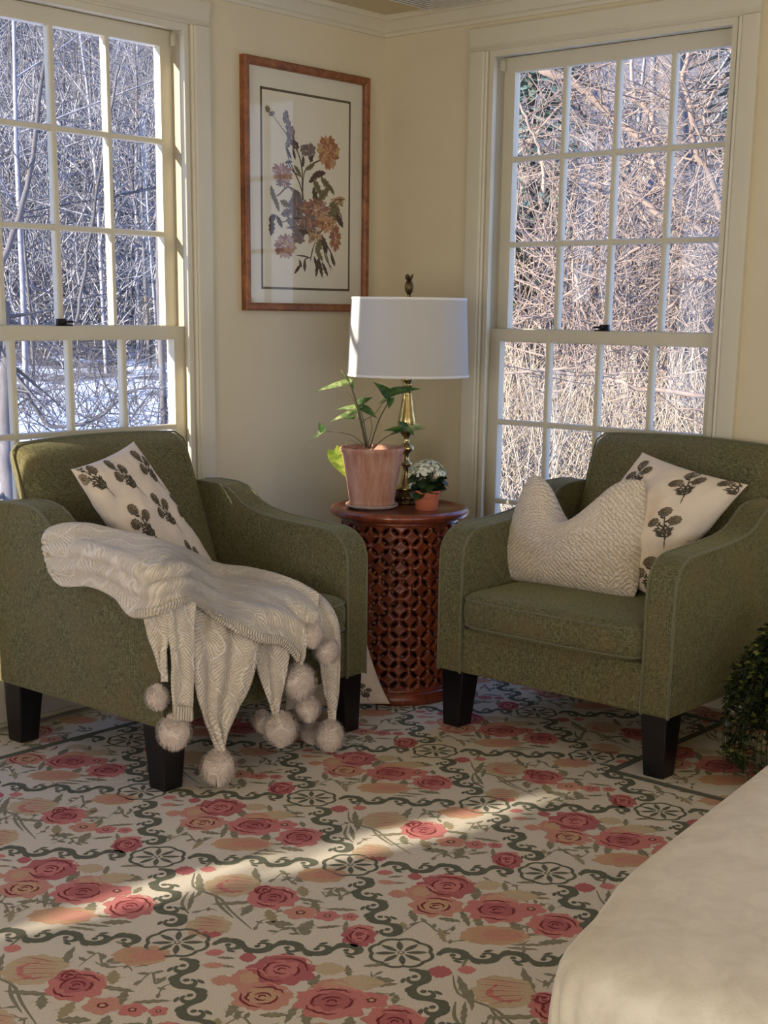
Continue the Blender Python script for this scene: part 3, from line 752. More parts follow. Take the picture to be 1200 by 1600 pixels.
mb = MB(); mb.lathe([(.0, .008), (.080, .008), (.086, .014), (.088, .022), (.085, .027), (.086, .031), (.090, .06), (.100, .12), (.110, .18), (.115, .206), (.120, .214), (.122, .224), (.120, .229), (.114, .229), (.110, .221), (.104, .200), (.0, .200)], n=64, cap=False)
mb.build('terracotta_pot', M_terra, pot)
mb = MB(); mb.lathe([(.0, .0), (.080, .0), (.095, .006), (.100, .013), (.099, .016), (.094, .014), (.084, .008), (0, .008)], n=64, cap=False)
mb.build('saucer', M_saucer, pot)
mb = MB(); mb.lathe([(.107, .200), (.07, .207), (0.0001, .209)], n=32, cap=False); mb.build('soil', M_soil, pot)
# frame for placing leaves: e right in the picture, z up, d away
e = Vector((.66, -.75, 0)); dd = Vector((.75, .66, 0))
k_ = 1 / 412.0
def pp(x, y, d=0):   # photo offsets from the pot's base centre turned into metres on an upright plane
    return e * ((x - 576) * k_) + Vector((0, 0, 1)) * ((794 - y) * k_) + dd * d
M_stem = plain('purple_green_stem', rgb(92, 84, 60), .6, var=.2, vscale=40)
M_lv = leaf_mat('variegated_leaf', rgb(42, 78, 36), rgb(96, 130, 66), 55); M_lv2 = leaf_mat('pale_variegated_leaf', rgb(108, 136, 72), rgb(186, 198, 140), 50, .4)
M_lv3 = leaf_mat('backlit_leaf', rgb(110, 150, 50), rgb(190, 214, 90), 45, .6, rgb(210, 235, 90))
stems = [([(567, 700), (556, 650), (541, 605), (527, 583)], .0032), ([(566, 702), (552, 645), (540, 620), (521, 608)], .0015), ([(570, 702), (562, 660), (556, 640)], .0018),
         ([(572, 702), (585, 660), (597, 636), (601, 628)], .0022), ([(570, 702), (560, 665), (578, 650), (596, 625)], .0014), ([(576, 704), (590, 690), (605, 680), (618, 674)], .0018), ([(618, 674), (628, 672)], .0012),
         ([(563, 697), (545, 683), (520, 678), (500, 677)], .0015), ([(568, 700), (575, 670), (572, 655)], .0012), ([(560, 700), (540, 690), (536, 700)], .0012), ([(553, 702), (530, 706), (518, 712)], .0013)]
mb = MB()
for pl, r in stems:
    c = catmull([tuple(pp(x, y, .01 * math.sin(i * 2 + x))) for i, (x, y) in enumerate(pl)], 12); mb.tube(c, [r * (1.3 - .5 * i / 11) for i in range(12)], 6)
mb.build('stems', M_stem, pot)
# (base, tip, width m, material)
leaves = [((545, 602), (512, 604), .030, 1), ((541, 602), (485, 613), .026, 1), ((543, 604), (546, 612), .012, 0), ((538, 598), (526, 584), .010, 0),
          ((556, 640), (519, 641), .022, 1), ((553, 636), (576, 622), .030, 0), ((560, 640), (583, 653), .030, 0), ((552, 645), (508, 659), .022, 1), ((547, 656), (531, 656), .014, 0), ((556, 632), (552, 655), .020, 1),
          ((603, 622), (576, 598), .034, 0), ((600, 618), (650, 606), .036, 0), ((606, 624), (584, 632), .026, 1), ((604, 626), (600, 640), .022, 0), ((598, 622), (586, 612), .03, 0),
          ((622, 673), (592, 673), .024, 0), ((622, 674), (600, 682), .020, 0), ((625, 672), (661, 668), .026, 1), ((628, 670), (614, 658), .030, 0), ((632, 672), (640, 681), .018, 0), ((640, 668), (656, 666), .02, 1),
          ((499, 677), (493, 661), .022, 0), ((498, 677), (478, 692), .022, 1),
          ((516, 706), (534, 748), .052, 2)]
for i, (b_, t_, w, mi) in enumerate(leaves):
    mb = MB(); dz = .015 * math.sin(i * 1.7); B_ = pp(*b_, dz); T_ = pp(*t_, dz - .02 * math.cos(i))
    upv = Vector((-.45, -.40, .75)) if mi != 2 else Vector((-.75, -.65, .1))
    leaf_mesh(mb, B_, T_, w * 1.3, upv, fold=.3, droop=.08 if mi != 2 else .0, kind='arrow'); mb.build('leaf', (M_lv, M_lv2, M_lv3)[mi], pot)
# small kalanchoe
KC = Vector((-.585, -.755, .708))
kal = empty('kalanchoe', tuple(KC)); tag(kal, 'small white-flowering kalanchoe in a plain terracotta pot at the lamp foot', 'plant')
mb = MB(); mb.lathe([(0, 0), (.041, 0), (.044, .03), (.0465, .046), (.051, .047), (.053, .074), (.049, .074), (.045, .066), (0, .066)], n=48, cap=False); mb.build('terracotta_pot', M_terra2, kal, angle=40)
M_kl = leaf_mat('dark_kalanchoe_leaf', rgb(28, 44, 22), rgb(58, 78, 34), 40, .12); M_kf = plain('white_petals', rgb(236, 238, 222), .7); M_kb = leaf_mat('pale_buds', rgb(150, 170, 110), rgb(200, 210, 160), 90, .2)
rk = random.Random(4)
mb = MB(); 
for i in range(60):
    a_ = rk.uniform(0, 2 * pi); h0 = rk.uniform(.07, .12); r0 = rk.uniform(.01, .04); r1 = r0 + rk.uniform(.03, .055); 
    b_ = Vector((r0 * math.cos(a_), r0 * math.sin(a_), h0)); t_ = Vector((r1 * math.cos(a_), r1 * math.sin(a_), h0 + rk.uniform(-.02, .03)))
    leaf_mesh(mb, b_, t_, .046, (rk.uniform(-.6, .6), rk.uniform(-.6, .6), 1), fold=.05, droop=.25, kind='oval', n=6)
for i in range(10):
    a_ = rk.uniform(0, 2 * pi); mb.tube([(0.01 * math.cos(a_), .01 * math.sin(a_), .065), (.02 * math.cos(a_), .02 * math.sin(a_), .14)], .003, 5)
mb.build('foliage', M_kl, kal)
mb = MB(); mc = MB()
for i in range(230):
    th_ = rk.uniform(0, 1) ** .6 * 1.45; a_ = rk.uniform(0, 2 * pi); R_ = .070
    c = Vector((R_ * math.sin(th_) * math.cos(a_), R_ * math.sin(th_) * math.sin(a_), .135 + R_ * .85 * math.cos(th_) - .01)); nrm = Vector((math.sin(th_) * math.cos(a_), math.sin(th_) * math.sin(a_), math.cos(th_) + .2)).normalized()
    u_ = nrm.cross(Vector((0, 0, 1)) if abs(nrm.z) < .9 else Vector((1, 0, 0))).normalized(); v_ = nrm.cross(u_)
    if i % 5 == 0: mc.tube([c - nrm * .01, c, c + nrm * .006], [.001, .0028, .001], 5)
    else:
        for q in range(4):
            an = q * pi / 2 + i; d_ = u_ * math.cos(an) + v_ * math.sin(an); s_ = nrm.cross(d_)
            mb.add([c, c + d_ * .0045 + s_ * .003 + nrm * .001, c + d_ * .0085 + nrm * .0015, c + d_ * .0045 - s_ * .003 + nrm * .001], [(0, 1, 2, 3)])
mb.build('flowers', M_kf, kal, smooth=False); mc.build('flower_buds', M_kb, kal)
# ------------------------------------------------------------------ framed botanical print
FX0, FX1, FZ0, FZ1 = -.822, -.118, 1.430, 2.361
pic = empty('framed_print', ((FX0 + FX1) / 2, 0, FZ0)); tag(pic, 'rustic wood framed botanical print of faded flowers hung on the wall left of the corner', 'picture')
ox, oz = (FX0 + FX1) / 2, FZ0
def rust():
    m, nt, b = new_mat('rustic_brown_frame'); n = noise_n(nt, coords(nt, scale=(1, 1, 1)), 14, 6, .7, 1)
    n2 = noise_n(nt, coords(nt), 45, 3); c = ramp(nt, n, [(.3, rgb(92, 52, 26)), (.55, rgb(146, 88, 48)), (.8, rgb(176, 118, 70))])
    c = mixc(nt, ramp(nt, n2, [(.62, (0, 0, 0, 1)), (.7, (.8, .8, .8, 1))]), c, rgb(60, 32, 18)); nt.links.new(c, b.inputs['Base Color'])
    b.inputs['Roughness'].default_value = .5; bump(nt, b, n, .4, .004); return m
M_rust = rust(); W_, H_ = FX1 - FX0, FZ1 - FZ0; fwid = .030
mb = MB(); sec = [(0, 0), (0, -.026), (.006, -.031), (.022, -.030), (.030, -.022), (.030, -.010), (.022, -.010), (.022, 0)]
cor = [(-W_ / 2, 0), (W_ / 2, 0), (W_ / 2, H_), (-W_ / 2, H_)]; inn = [(1, 1), (-1, 1), (-1, -1), (1, -1)]
for k in range(4):
    (x0, q0), (x1, q1) = cor[k], cor[(k + 1) % 4]; i0, i1 = inn[k], inn[(k + 1) % 4]
    v = [(x0 + i0[0] * s_, y - .001, q0 + i0[1] * s_) for s_, y in sec] + [(x1 + i1[0] * s_, y - .001, q1 + i1[1] * s_) for s_, y in sec]; n = len(sec)
    mb.add(v, [(i, (i + 1) % n, n + (i + 1) % n, n + i) for i in range(n)])
mb.build('frame', M_rust, pic, angle=30)
M_mat = plain('ivory_mat_board', rgb(222, 214, 190), .8, var=.02, vscale=20); M_paper = plain('aged_paper', rgb(226, 216, 190), .85, var=.03, vscale=6)
mb = MB(); mb.box(-W_ / 2 + .02, W_ / 2 - .02, -.009, -.002, .02, H_ - .02); mb.build('mat_board', M_mat, pic, smooth=False)
lx0, lx1, lz0, lz1 = -W_ / 2 + .098, W_ / 2 - .100, .083, H_ - .100
mb = MB(); mb.box(lx0, lx1, -.0095, -.009, lz0, lz1); pr = mb.build('print_sheet', M_paper, pic, smooth=False)
M_line = plain('olive_brown_line', rgb(92, 78, 52), .8)
mb = MB(); t = .009
mb.box(lx0, lx1, -.0102, -.009, lz0, lz0 + t); mb.box(lx0, lx1, -.0102, -.009, lz1 - t, lz1); mb.box(lx0, lx0 + t, -.0102, -.009, lz0, lz1); mb.box(lx1 - t, lx1, -.0102, -.009, lz0, lz1)
mb.build('border_line', M_line, pic, smooth=False)
def cp(X, Y):
    u = (X - 105) / 695; top = 85 + 125 * u; w = (Y - top) / (1478 - top); return (-W_ / 2 + u * W_, H_ * (1 - w))
st = Stamp(lambda p, q, h: (p, -.0100 - h, q), .00012)
pcols = [('stem_ink', 78, 62, 48), ('grey_mauve_ink', 120, 108, 102), ('brown_rose_ink', 150, 104, 86), ('sienna_ink', 164, 104, 66), ('tan_ink', 186, 146, 104), ('olive_ink', 118, 106, 68), ('dark_brown_ink', 84, 54, 44), ('pale_rose_ink', 184, 148, 128)]
P_m = [plain(n_, rgb(r_, g_, b_), .9, var=.2, vscale=90) for n_, r_, g_, b_ in pcols]
sx, sz = W_ / 695, H_ / 1393 * 1.04
random.seed(11)
def pst(pts, w, mi, l=0): st.stroke(catmull([cp(*q) for q in pts], 14), w * sx, mi, l)
def pfl(X, Y, w, h, m1, m2, m3, n=14):
    c = cp(X, Y); w *= sx; h *= sz
    for k in range(n):     # ragged petals radiating
        a_ = 2 * pi * k / n + random.uniform(-.15, .15); r_ = random.uniform(.28, .36)
        st.leaf((c[0] + math.cos(a_) * w * r_, c[1] + math.sin(a_) * h * r_), math.hypot(w * math.cos(a_), h * math.sin(a_)) * .46, min(w, h) * .24, math.atan2(h * math.sin(a_), w * math.cos(a_)), random.choice((m1, m1, m2)), 1)
    for k in range(n):
        a_ = 2 * pi * k / n + .2; st.leaf((c[0] + math.cos(a_) * w * .16, c[1] + math.sin(a_) * h * .16), min(w, h) * .3, min(w, h) * .13, a_, random.choice((m2, m1, 4)), 2)
    for k in range(n + 4):
        a_ = random.uniform(0, 2 * pi); r_ = random.uniform(.1, .42); q = (c[0] + math.cos(a_) * w * r_, c[1] + math.sin(a_) * h * r_)
        st.stroke([q, (q[0] + math.cos(a_) * w * .05, q[1] + math.sin(a_) * h * .05), (q[0] + math.cos(a_ + .3) * w * .1, q[1] + math.sin(a_ + .3) * h * .1)], 3.2 * sx, m3, 3)
for pl in ([(500, 1090), (430, 900), (425, 700), (400, 600), (350, 520), (240, 370)], [(430, 860), (440, 700), (530, 640), (570, 610)], [(450, 900), (330, 760), (315, 720)], [(470, 1040), (420, 800), (360, 660), (340, 600)], [(470, 1000), (340, 1090)],
           [(520, 1060), (560, 1150), (590, 1255)], [(540, 1060), (590, 1150), (620, 1220)], [(500, 1080), (480, 1150), (470, 1200)], [(540, 1080), (560, 1180), (600, 1240)], [(470, 1180), (440, 1170), (390, 1165)], [(470, 1175), (440, 1190), (430, 1240)], [(480, 1000), (400, 960), (300, 990)], [(430, 740), (370, 700), (340, 640)], [(420, 830), (350, 790), (300, 830), (270, 850)], [(560, 900), (620, 880), (665, 860)], [(560, 900), (640, 930), (655, 970)]):
    pst(pl, 6, 0)
for X, Y, w, h, m in ((335, 412, 50, 46, 1), (240, 372, 28, 36, 5), (262, 396, 34, 26, 1), (350, 462, 56, 46, 1), (362, 508, 66, 66, 1), (384, 560, 52, 48, 0), (345, 560, 26, 40, 1), (435, 590, 44, 60, 1), (465, 590, 50, 110, 1), (474, 620, 50, 40, 0), (395, 900, 120, 110, 1), (385, 1010, 120, 60, 1), (400, 1070, 80, 60, 1), (440, 1010, 60, 100, 0)):
    c = cp(X, Y); st.blob(c, w * sx, h * sz, m, 0, 7, .22, random.uniform(0, 3)); 
    for k in range(6): a_ = random.uniform(0, 6.28); st.stroke([c, (c[0] + w * sx * .25 * math.cos(a_), c[1] + h * sz * .25 * math.sin(a_)), (c[0] + w * sx * .45 * math.cos(a_), c[1] + h * sz * .45 * math.sin(a_))], 3.5 * sx, 6 if k % 2 else 7, 3)
for X, Y, l, w, an, m in ((265, 830, 60, 20, 1.9, 5), (285, 880, 60, 18, 2.0, 5), (262, 960, 40, 22, .5, 6), (258, 1010, 60, 26, 1.5, 0), (300, 980, 50, 18, 2.2, 0), (340, 930, 60, 26, .3, 1), (330, 880, 50, 22, -.3, 5), (370, 870, 60, 24, .8, 1), (400, 830, 50, 20, -.6, 1), (350, 605, 50, 12, 2.2, 0), (380, 610, 40, 12, 1.9, 0), (350, 655, 40, 10, .2, 0), (520, 718, 70, 22, .2, 6), (490, 740, 60, 20, .6, 0), (560, 770, 70, 24, -.6, 5), (510, 790, 70, 26, 2.2, 5), (545, 830, 80, 28, .7, 5), (500, 850, 80, 24, 1.9, 0), (590, 800, 50, 16, -.8, 5), (640, 855, 60, 20, .1, 4), (610, 900, 60, 30, -.3, 5), (600, 940, 90, 40, -.3, 5), (640, 970, 60, 24, -.9, 6), (520, 1110, 60, 30, 1.2, 5), (480, 1060, 60, 26, 1.0, 4), (550, 1100, 70, 26, -1.1, 0), (520, 1160, 60, 20, -.8, 5), (510, 1230, 70, 16, 1.4, 0), (530, 1235, 70, 16, -1.3, 0), (555, 1240, 60, 14, -1.0, 6), (500, 1200, 40, 12, 1.9, 0), (400, 1240, 50, 12, .8, 0), (440, 1225, 40, 12, 1.5, 0), (415, 1210, 30, 10, 2, 0), (600, 1190, 50, 12, -1.1, 0), (470, 680, 50, 16, .5, 5), (430, 650, 40, 14, 1.5, 0), (400, 700, 50, 14, 2.4, 5)):
    c = cp(X, Y); st.leaf(c, l * 1.15 * sx, w * 1.2 * sx, an, m, 0, .2); st.stroke([(c[0] - math.cos(an) * l * sx * .5, c[1] - math.sin(an) * l * sx * .5), c, (c[0] + math.cos(an) * l * sx * .5, c[1] + math.sin(an) * l * sx * .5)], 3 * sx, 0, 2)
pfl(572, 600, 125, 175, 3, 4, 6, 18); pfl(316, 715, 110, 110, 7, 2, 6); pfl(322, 770, 80, 50, 1, 2, 6, 9); pfl(500, 915, 150, 130, 2, 7, 6, 18); pfl(465, 985, 110, 100, 2, 1, 6); pfl(560, 985, 110, 110, 4, 3, 6); pfl(615, 1065, 70, 150, 3, 2, 6); pfl(625, 870, 80, 56, 4, 5, 6, 9); pfl(330, 1115, 115, 130, 7, 2, 6, 16); pfl(430, 900, 90, 80, 1, 2, 0, 10); pfl(500, 1050, 90, 70, 4, 5, 6, 10)
st.mb.build('flower_drawing', P_m, pr, smooth=False)
mb = MB(); mb.box(-W_ / 2 + .026, W_ / 2 - .026, -.0175, -.016, .026, H_ - .026); mb.build('glass', glass_mat('picture_glass', 1.33), pic, smooth=False)

# ------------------------------------------------------------------ bed corner with bedspread
def spread_mat():
    m, nt, b = new_mat('oatmeal_bedspread'); n = noise_n(nt, coords(nt), 18, 5, .6, .5); n2 = noise_n(nt, coords(nt), 300, 3)
    nt.links.new(ramp(nt, n, [(.35, rgb(206, 198, 182)), (.65, rgb(222, 215, 200))]), b.inputs['Base Color']); b.inputs['Roughness'].default_value = .92; b.inputs['Sheen Weight'].default_value = .3
    h_ = nt.nodes.new('ShaderNodeMath'); h_.operation = 'MULTIPLY_ADD'; h_.inputs[1].default_value = .3; nt.links.new(n2, h_.inputs[0]); nt.links.new(n, h_.inputs[2])
    bump(nt, b, h_.outputs[0], .35, .008); return m
M_spread = spread_mat()
bed = empty('bed', (-1.93, -3.965, 0), math.radians(9)); tag(bed, 'bed corner under an oatmeal coloured bedspread, at the lower right of the room', 'bed')
bx, by, ztop = 1.08, 1.10, .565
mb = MB(); K = 220; rings = [(0.0, ztop + .03), (.3, ztop + .028), (.6, ztop + .022), (.8, ztop + .018), (.9, ztop + .014), (.95, ztop + .006), (.98, ztop - .008), (.995, ztop - .03), (1.0, ztop - .11), (1.0, ztop - .20), (.999, ztop - .30), (.997, ztop - .40), (.996, ztop - .50), (.995, .015)]
for r, z in rings:
    for k in range(K):
        t = 2 * pi * k / K; c_, s_ = math.cos(t), math.sin(t); e_ = 2 / 14.0
        x = math.copysign(abs(c_) ** e_, c_) * bx; y = math.copysign(abs(s_) ** e_, s_) * by
        nx, ny = x / bx, y / by; l = math.hypot(nx, ny)
        drop = max(0, (ztop - z)); fo = (.016 * math.sin(k * 2 * pi / K * 34 + 2 * noise.noise(Vector((x * 2, y * 2, 0)))) + .02 * noise.noise(Vector((x * 4, y * 4, 2)))) * min(1, drop * 2.6)
        fo += .012 * math.sin(x * 13 + y * 9) * min(1, max(0, r - .8) * 8) * (1 if drop < .05 else 0)
        zz = z + (.010 * noise.noise(Vector((x * r * 2.4, y * r * 2.4, 4))) + .006 * noise.noise(Vector((x * r * 7, y * r * 7, 1))) if drop < .02 else 0)
        mb.v.append((x * r + nx / l * fo, y * r + ny / l * fo, zz))
for i in range(len(rings) - 1):
    for k in range(K): a_, b_ = i * K + k, i * K + (k + 1) % K; mb.f.append((a_, a_ + K, b_ + K, b_)); mb.mi.append(0)
subs(mb.build('bedspread', M_spread, bed), 1)
mb = MB(); mb.box(-bx + .05, bx - .05, -by + .05, by - .05, .22, .53); bev(mb.build('mattress', plain('mattress_ticking', rgb(230, 226, 215), .9), bed, smooth=False), .05, 3)
mb = MB(); mb.box(-bx + .05, bx - .05, -by + .05, by - .05, .0, .22); mb.build('box_base', M_slab, bed, smooth=False)

# ------------------------------------------------------------------ trailing foliage plant at the right edge
GC = Vector((-.55, -2.26, 0))
pl_ = empty('trailing_plant', tuple(GC)); tag(pl_, 'dark trailing plant with tiny yellow-green leaves standing on the carpet beyond the bed', 'plant')
mb = MB(); mb.lathe([(0, 0), (.06, 0), (.085, .15), (.09, .16), (.08, .16), (0, .145)], n=32, cap=False); mb.build('plant_pot', plain('dark_pot', rgb(40, 34, 30), .6), pl_)
rg = random.Random(12); ms = MB(); ml = MB(); mt = MB()
for i in range(300):
    a_ = rg.uniform(0, 2 * pi); el = rg.uniform(-.1, 1.4); R_ = rg.uniform(.13, .20); zt_ = .22 + .32 * math.sin(el)
    hr = R_ * math.cos(el * .9); p0 = Vector((.02 * math.cos(a_), .02 * math.sin(a_), .15)); p1 = Vector((hr * .7 * math.cos(a_), hr * .7 * math.sin(a_), zt_)); 
    p2 = Vector((hr * 1.15 * math.cos(a_ + .2), hr * 1.15 * math.sin(a_ + .2), zt_ - rg.uniform(.05, .15))); p3 = Vector((R_ * 1.12 * math.cos(a_ + .3), R_ * 1.12 * math.sin(a_ + .3), max(.01, zt_ - rg.uniform(.10, .30))))
    c = catmull([tuple(p0), tuple(p1), tuple(p2), tuple(p3)], 16); ms.tube(c, .0016, 4)
    for j in range(4, 16):
        for q in range(2):
            b_ = Vector(c[j]); d_ = Vector((rg.uniform(-1, 1), rg.uniform(-1, 1), rg.uniform(-.6, .8))).normalized(); l = rg.uniform(.016, .028)
            if b_.z < .012: continue
            s_ = d_.cross(Vector((.3, .2, .9))).normalized() * l * .5; tgt = ml if rg.random() < .8 else mt
            tgt.add([b_, b_ + d_ * l * .5 + s_, b_ + d_ * l, b_ + d_ * l * .5 - s_], [(0, 1, 2, 3)])
ms.build('stems', plain('wiry_stem', rgb(52, 56, 36), .7), pl_); ml.build('foliage', leaf_mat('dark_small_leaf', rgb(30, 44, 26), rgb(62, 82, 42), 60, .2), pl_, smooth=False)
mt.build('new_leaves', leaf_mat('yellow_green_leaf', rgb(112, 124, 52), rgb(160, 164, 84), 60, .25), pl_, smooth=False)
# ------------------------------------------------------------------ floral needlepoint carpet
MOTIF_A =  [('rose', -0.072, 0.146, 0.123, 0.135, 'crim'), ('rose', -0.141, 0.101, 0.068, 0.09, 'salm'), ('rose', -0.105, 0.02, 0.109, 0.109, 'salm'), ('rose', 0.045, 0.002, 0.138, 0.13, 'pink'), ('flo', 0.129, 0.011, 0.062, 0.063, 'pink'), ('rose', 0.178, -0.082, 0.109, 0.125, 'pink'), ('rose', 0.041, 0.071, 0.063, 0.059, 'salm'), ('tul', 0.026, -0.139, 0.136, 0.089, 'oran'), ('bud', -0.232, 0.228, 0.038, 0.031, 'pink'), ('bud', -0.227, 0.165, 0.042, 0.025, 'salm'), ('bud', -0.154, 0.205, 0.033, 0.043, 'crim'), ('bud', -0.2, 0.093, 0.041, 0.045, 'salm'), ('bud', 0.032, 0.155, 0.064, 0.056, 'tan'), ('bud', 0.101, 0.091, 0.097, 0.066, 'tan'), ('leaf', -0.001, 0.099, 0.044, 0.06, 'lf'), ('leaf', 0.141, 0.104, 0.054, 0.051, 'lf'), ('leaf', 0.153, 0.081, 0.049, 0.024, 'lf'), ('leaf', 0.084, -0.095, 0.044, 0.059, 'lf'), ('leaf', 0.163, -0.171, 0.052, 0.041, 'lf'), ('leaf', -0.006, -0.065, 0.035, 0.071, 'lf'), ('leaf', -0.037, -0.045, 0.028, 0.077, 'lf'), ('leaf', -0.163, -0.037, 0.033, 0.055, 'lf'), ('leaf', -0.075, -0.057, 0.042, 0.033, 'lf'), ('leaf', 0.18, 0.018, 0.029, 0.034, 'lf'), ('leaf', 0.108, -0.136, 0.055, 0.021, 'lf'), ('leaf', 0.107, -0.188, 0.067, 0.018, 'lf'), ('leaf', 0.087, -0.208, 0.054, 0.016, 'lf'), ('leaf', 0.076, 0.144, 0.025, 0.049, 'lf'), ('leaf', 0.138, 0.177, 0.045, 0.025, 'lf'), ('sprig', -0.128, -0.101, 0.11, 0.117, 'lf'), ('leaf', -0.187, -0.092, 0.028, 0.032, 'lg'), ('leaf', -0.097, -0.142, 0.027, 0.062, 'lg'), ('stem', -0.189, 0.185, 0.09, 0.063, 'lf'), ('leaf', -0.204, 0.203, 0.03, 0.018, 'lf'), ('leaf', -0.199, 0.162, 0.03, 0.015, 'lf')]
MOTIF_B =  [('tul', -0.103, 0.097, 0.114, 0.129, 'tan'), ('bud', -0.097, 0.091, 0.081, 0.081, 'pink'), ('rose', 0.007, 0.021, 0.109, 0.124, 'pink'), ('rose', -0.019, 0.066, 0.049, 0.053, 'crim'), ('flo', 0.081, -0.065, 0.068, 0.068, 'salm'), ('flo', 0.147, -0.082, 0.052, 0.051, 'pink'), ('flo', 0.202, -0.086, 0.034, 0.039, 'pink'), ('rose', 0.227, -0.192, 0.068, 0.103, 'crim'), ('bud', 0.229, -0.146, 0.056, 0.028, 'pink'), ('tul', -0.134, -0.15, 0.091, 0.107, 'tan'), ('bud', -0.122, -0.191, 0.043, 0.037, 'crim'), ('tul', 0.123, 0.17, 0.108, 0.087, 'oran'), ('bud', -0.238, 0.186, 0.047, 0.054, 'crim'), ('bud', -0.178, 0.197, 0.036, 0.037, 'pink'), ('leaf', -0.086, -0.014, 0.082, 0.031, 'lf'), ('leaf', -0.195, -0.005, 0.021, 0.09, 'lf'), ('leaf', -0.188, 0.101, 0.033, 0.109, 'lf'), ('leaf', -0.175, 0.061, 0.022, 0.08, 'lf'), ('leaf', -0.05, -0.053, 0.039, 0.05, 'lf'), ('leaf', 0.093, 0.011, 0.066, 0.028, 'lf'), ('leaf', 0.034, -0.128, 0.051, 0.048, 'lf'), ('leaf', 0.101, -0.143, 0.048, 0.059, 'lf'), ('leaf', 0.152, -0.144, 0.043, 0.024, 'lf'), ('leaf', 0.193, -0.141, 0.02, 0.053, 'lf'), ('leaf', -0.046, 0.133, 0.038, 0.125, 'lf'), ('leaf', 0.079, 0.063, 0.049, 0.053, 'lg'), ('leaf', 0.116, -0.033, 0.037, 0.063, 'lf'), ('leaf', 0.18, -0.044, 0.058, 0.025, 'lf'), ('sprig', 0.029, 0.15, 0.061, 0.112, 'lf'), ('sprig', 0.165, 0.059, 0.049, 0.106, 'lf'), ('sprig', 0.067, -0.168, 0.076, 0.07, 'lf'), ('leaf', 0.01, -0.086, 0.047, 0.061, 'lg'), ('curve', -0.181, 0.088, 0.271, 0.546, 'lf')]

N0 = Vector((-2.379, -1.324)); LA = Vector((.313, -.415)); LB = Vector((-.302, -.438))
E1 = Vector((.659, -.752)); E2 = Vector((.752, .659))
def woven(name, c, v=.10):
    m, nt, b = new_mat(name); n = noise_n(nt, coords(nt), 260, 2, .6); n2 = noise_n(nt, coords(nt), 3, 3)
    col = ramp(nt, n, [(.3, tuple(x * (1 - v) for x in c[:3]) + (1,)), (.7, tuple(min(1, x * (1 + v)) for x in c[:3]) + (1,))])
    nt.links.new(col, b.inputs['Base Color']); b.inputs['Roughness'].default_value = .95; b.inputs['Specular IOR Level'].default_value = .15
    bump(nt, b, n, .25, .002); return m
CC = {'bg': (216, 207, 190), 'vine': (104, 106, 90), 'pink': (202, 130, 124), 'crim': (182, 108, 108), 'salm': (202, 148, 130), 'oran': (202, 164, 132), 'tan': (198, 178, 146), 'lf': (138, 134, 112), 'lg': (164, 152, 120), 'dark': (128, 58, 60), 'lpink': (216, 146, 136)}
names = list(CC); mats = [woven('carpet_' + k, rgb(*CC[k])) for k in names]; MI = {k: i for i, k in enumerate(names)}
X1, Y1, NX, NY = -.175, -.300, -.918, -1.822     # line beside the right wall, beside the left wall, and the notch
def in_field(x, y):
    if y > Y1 - .01 or x > X1 - .01: return False
    if y < NY and x > NX - .0: return False
    return True
random.seed(21)
st = Stamp(lambda x, y, h: (x, y, h), .00022, clip=in_field)
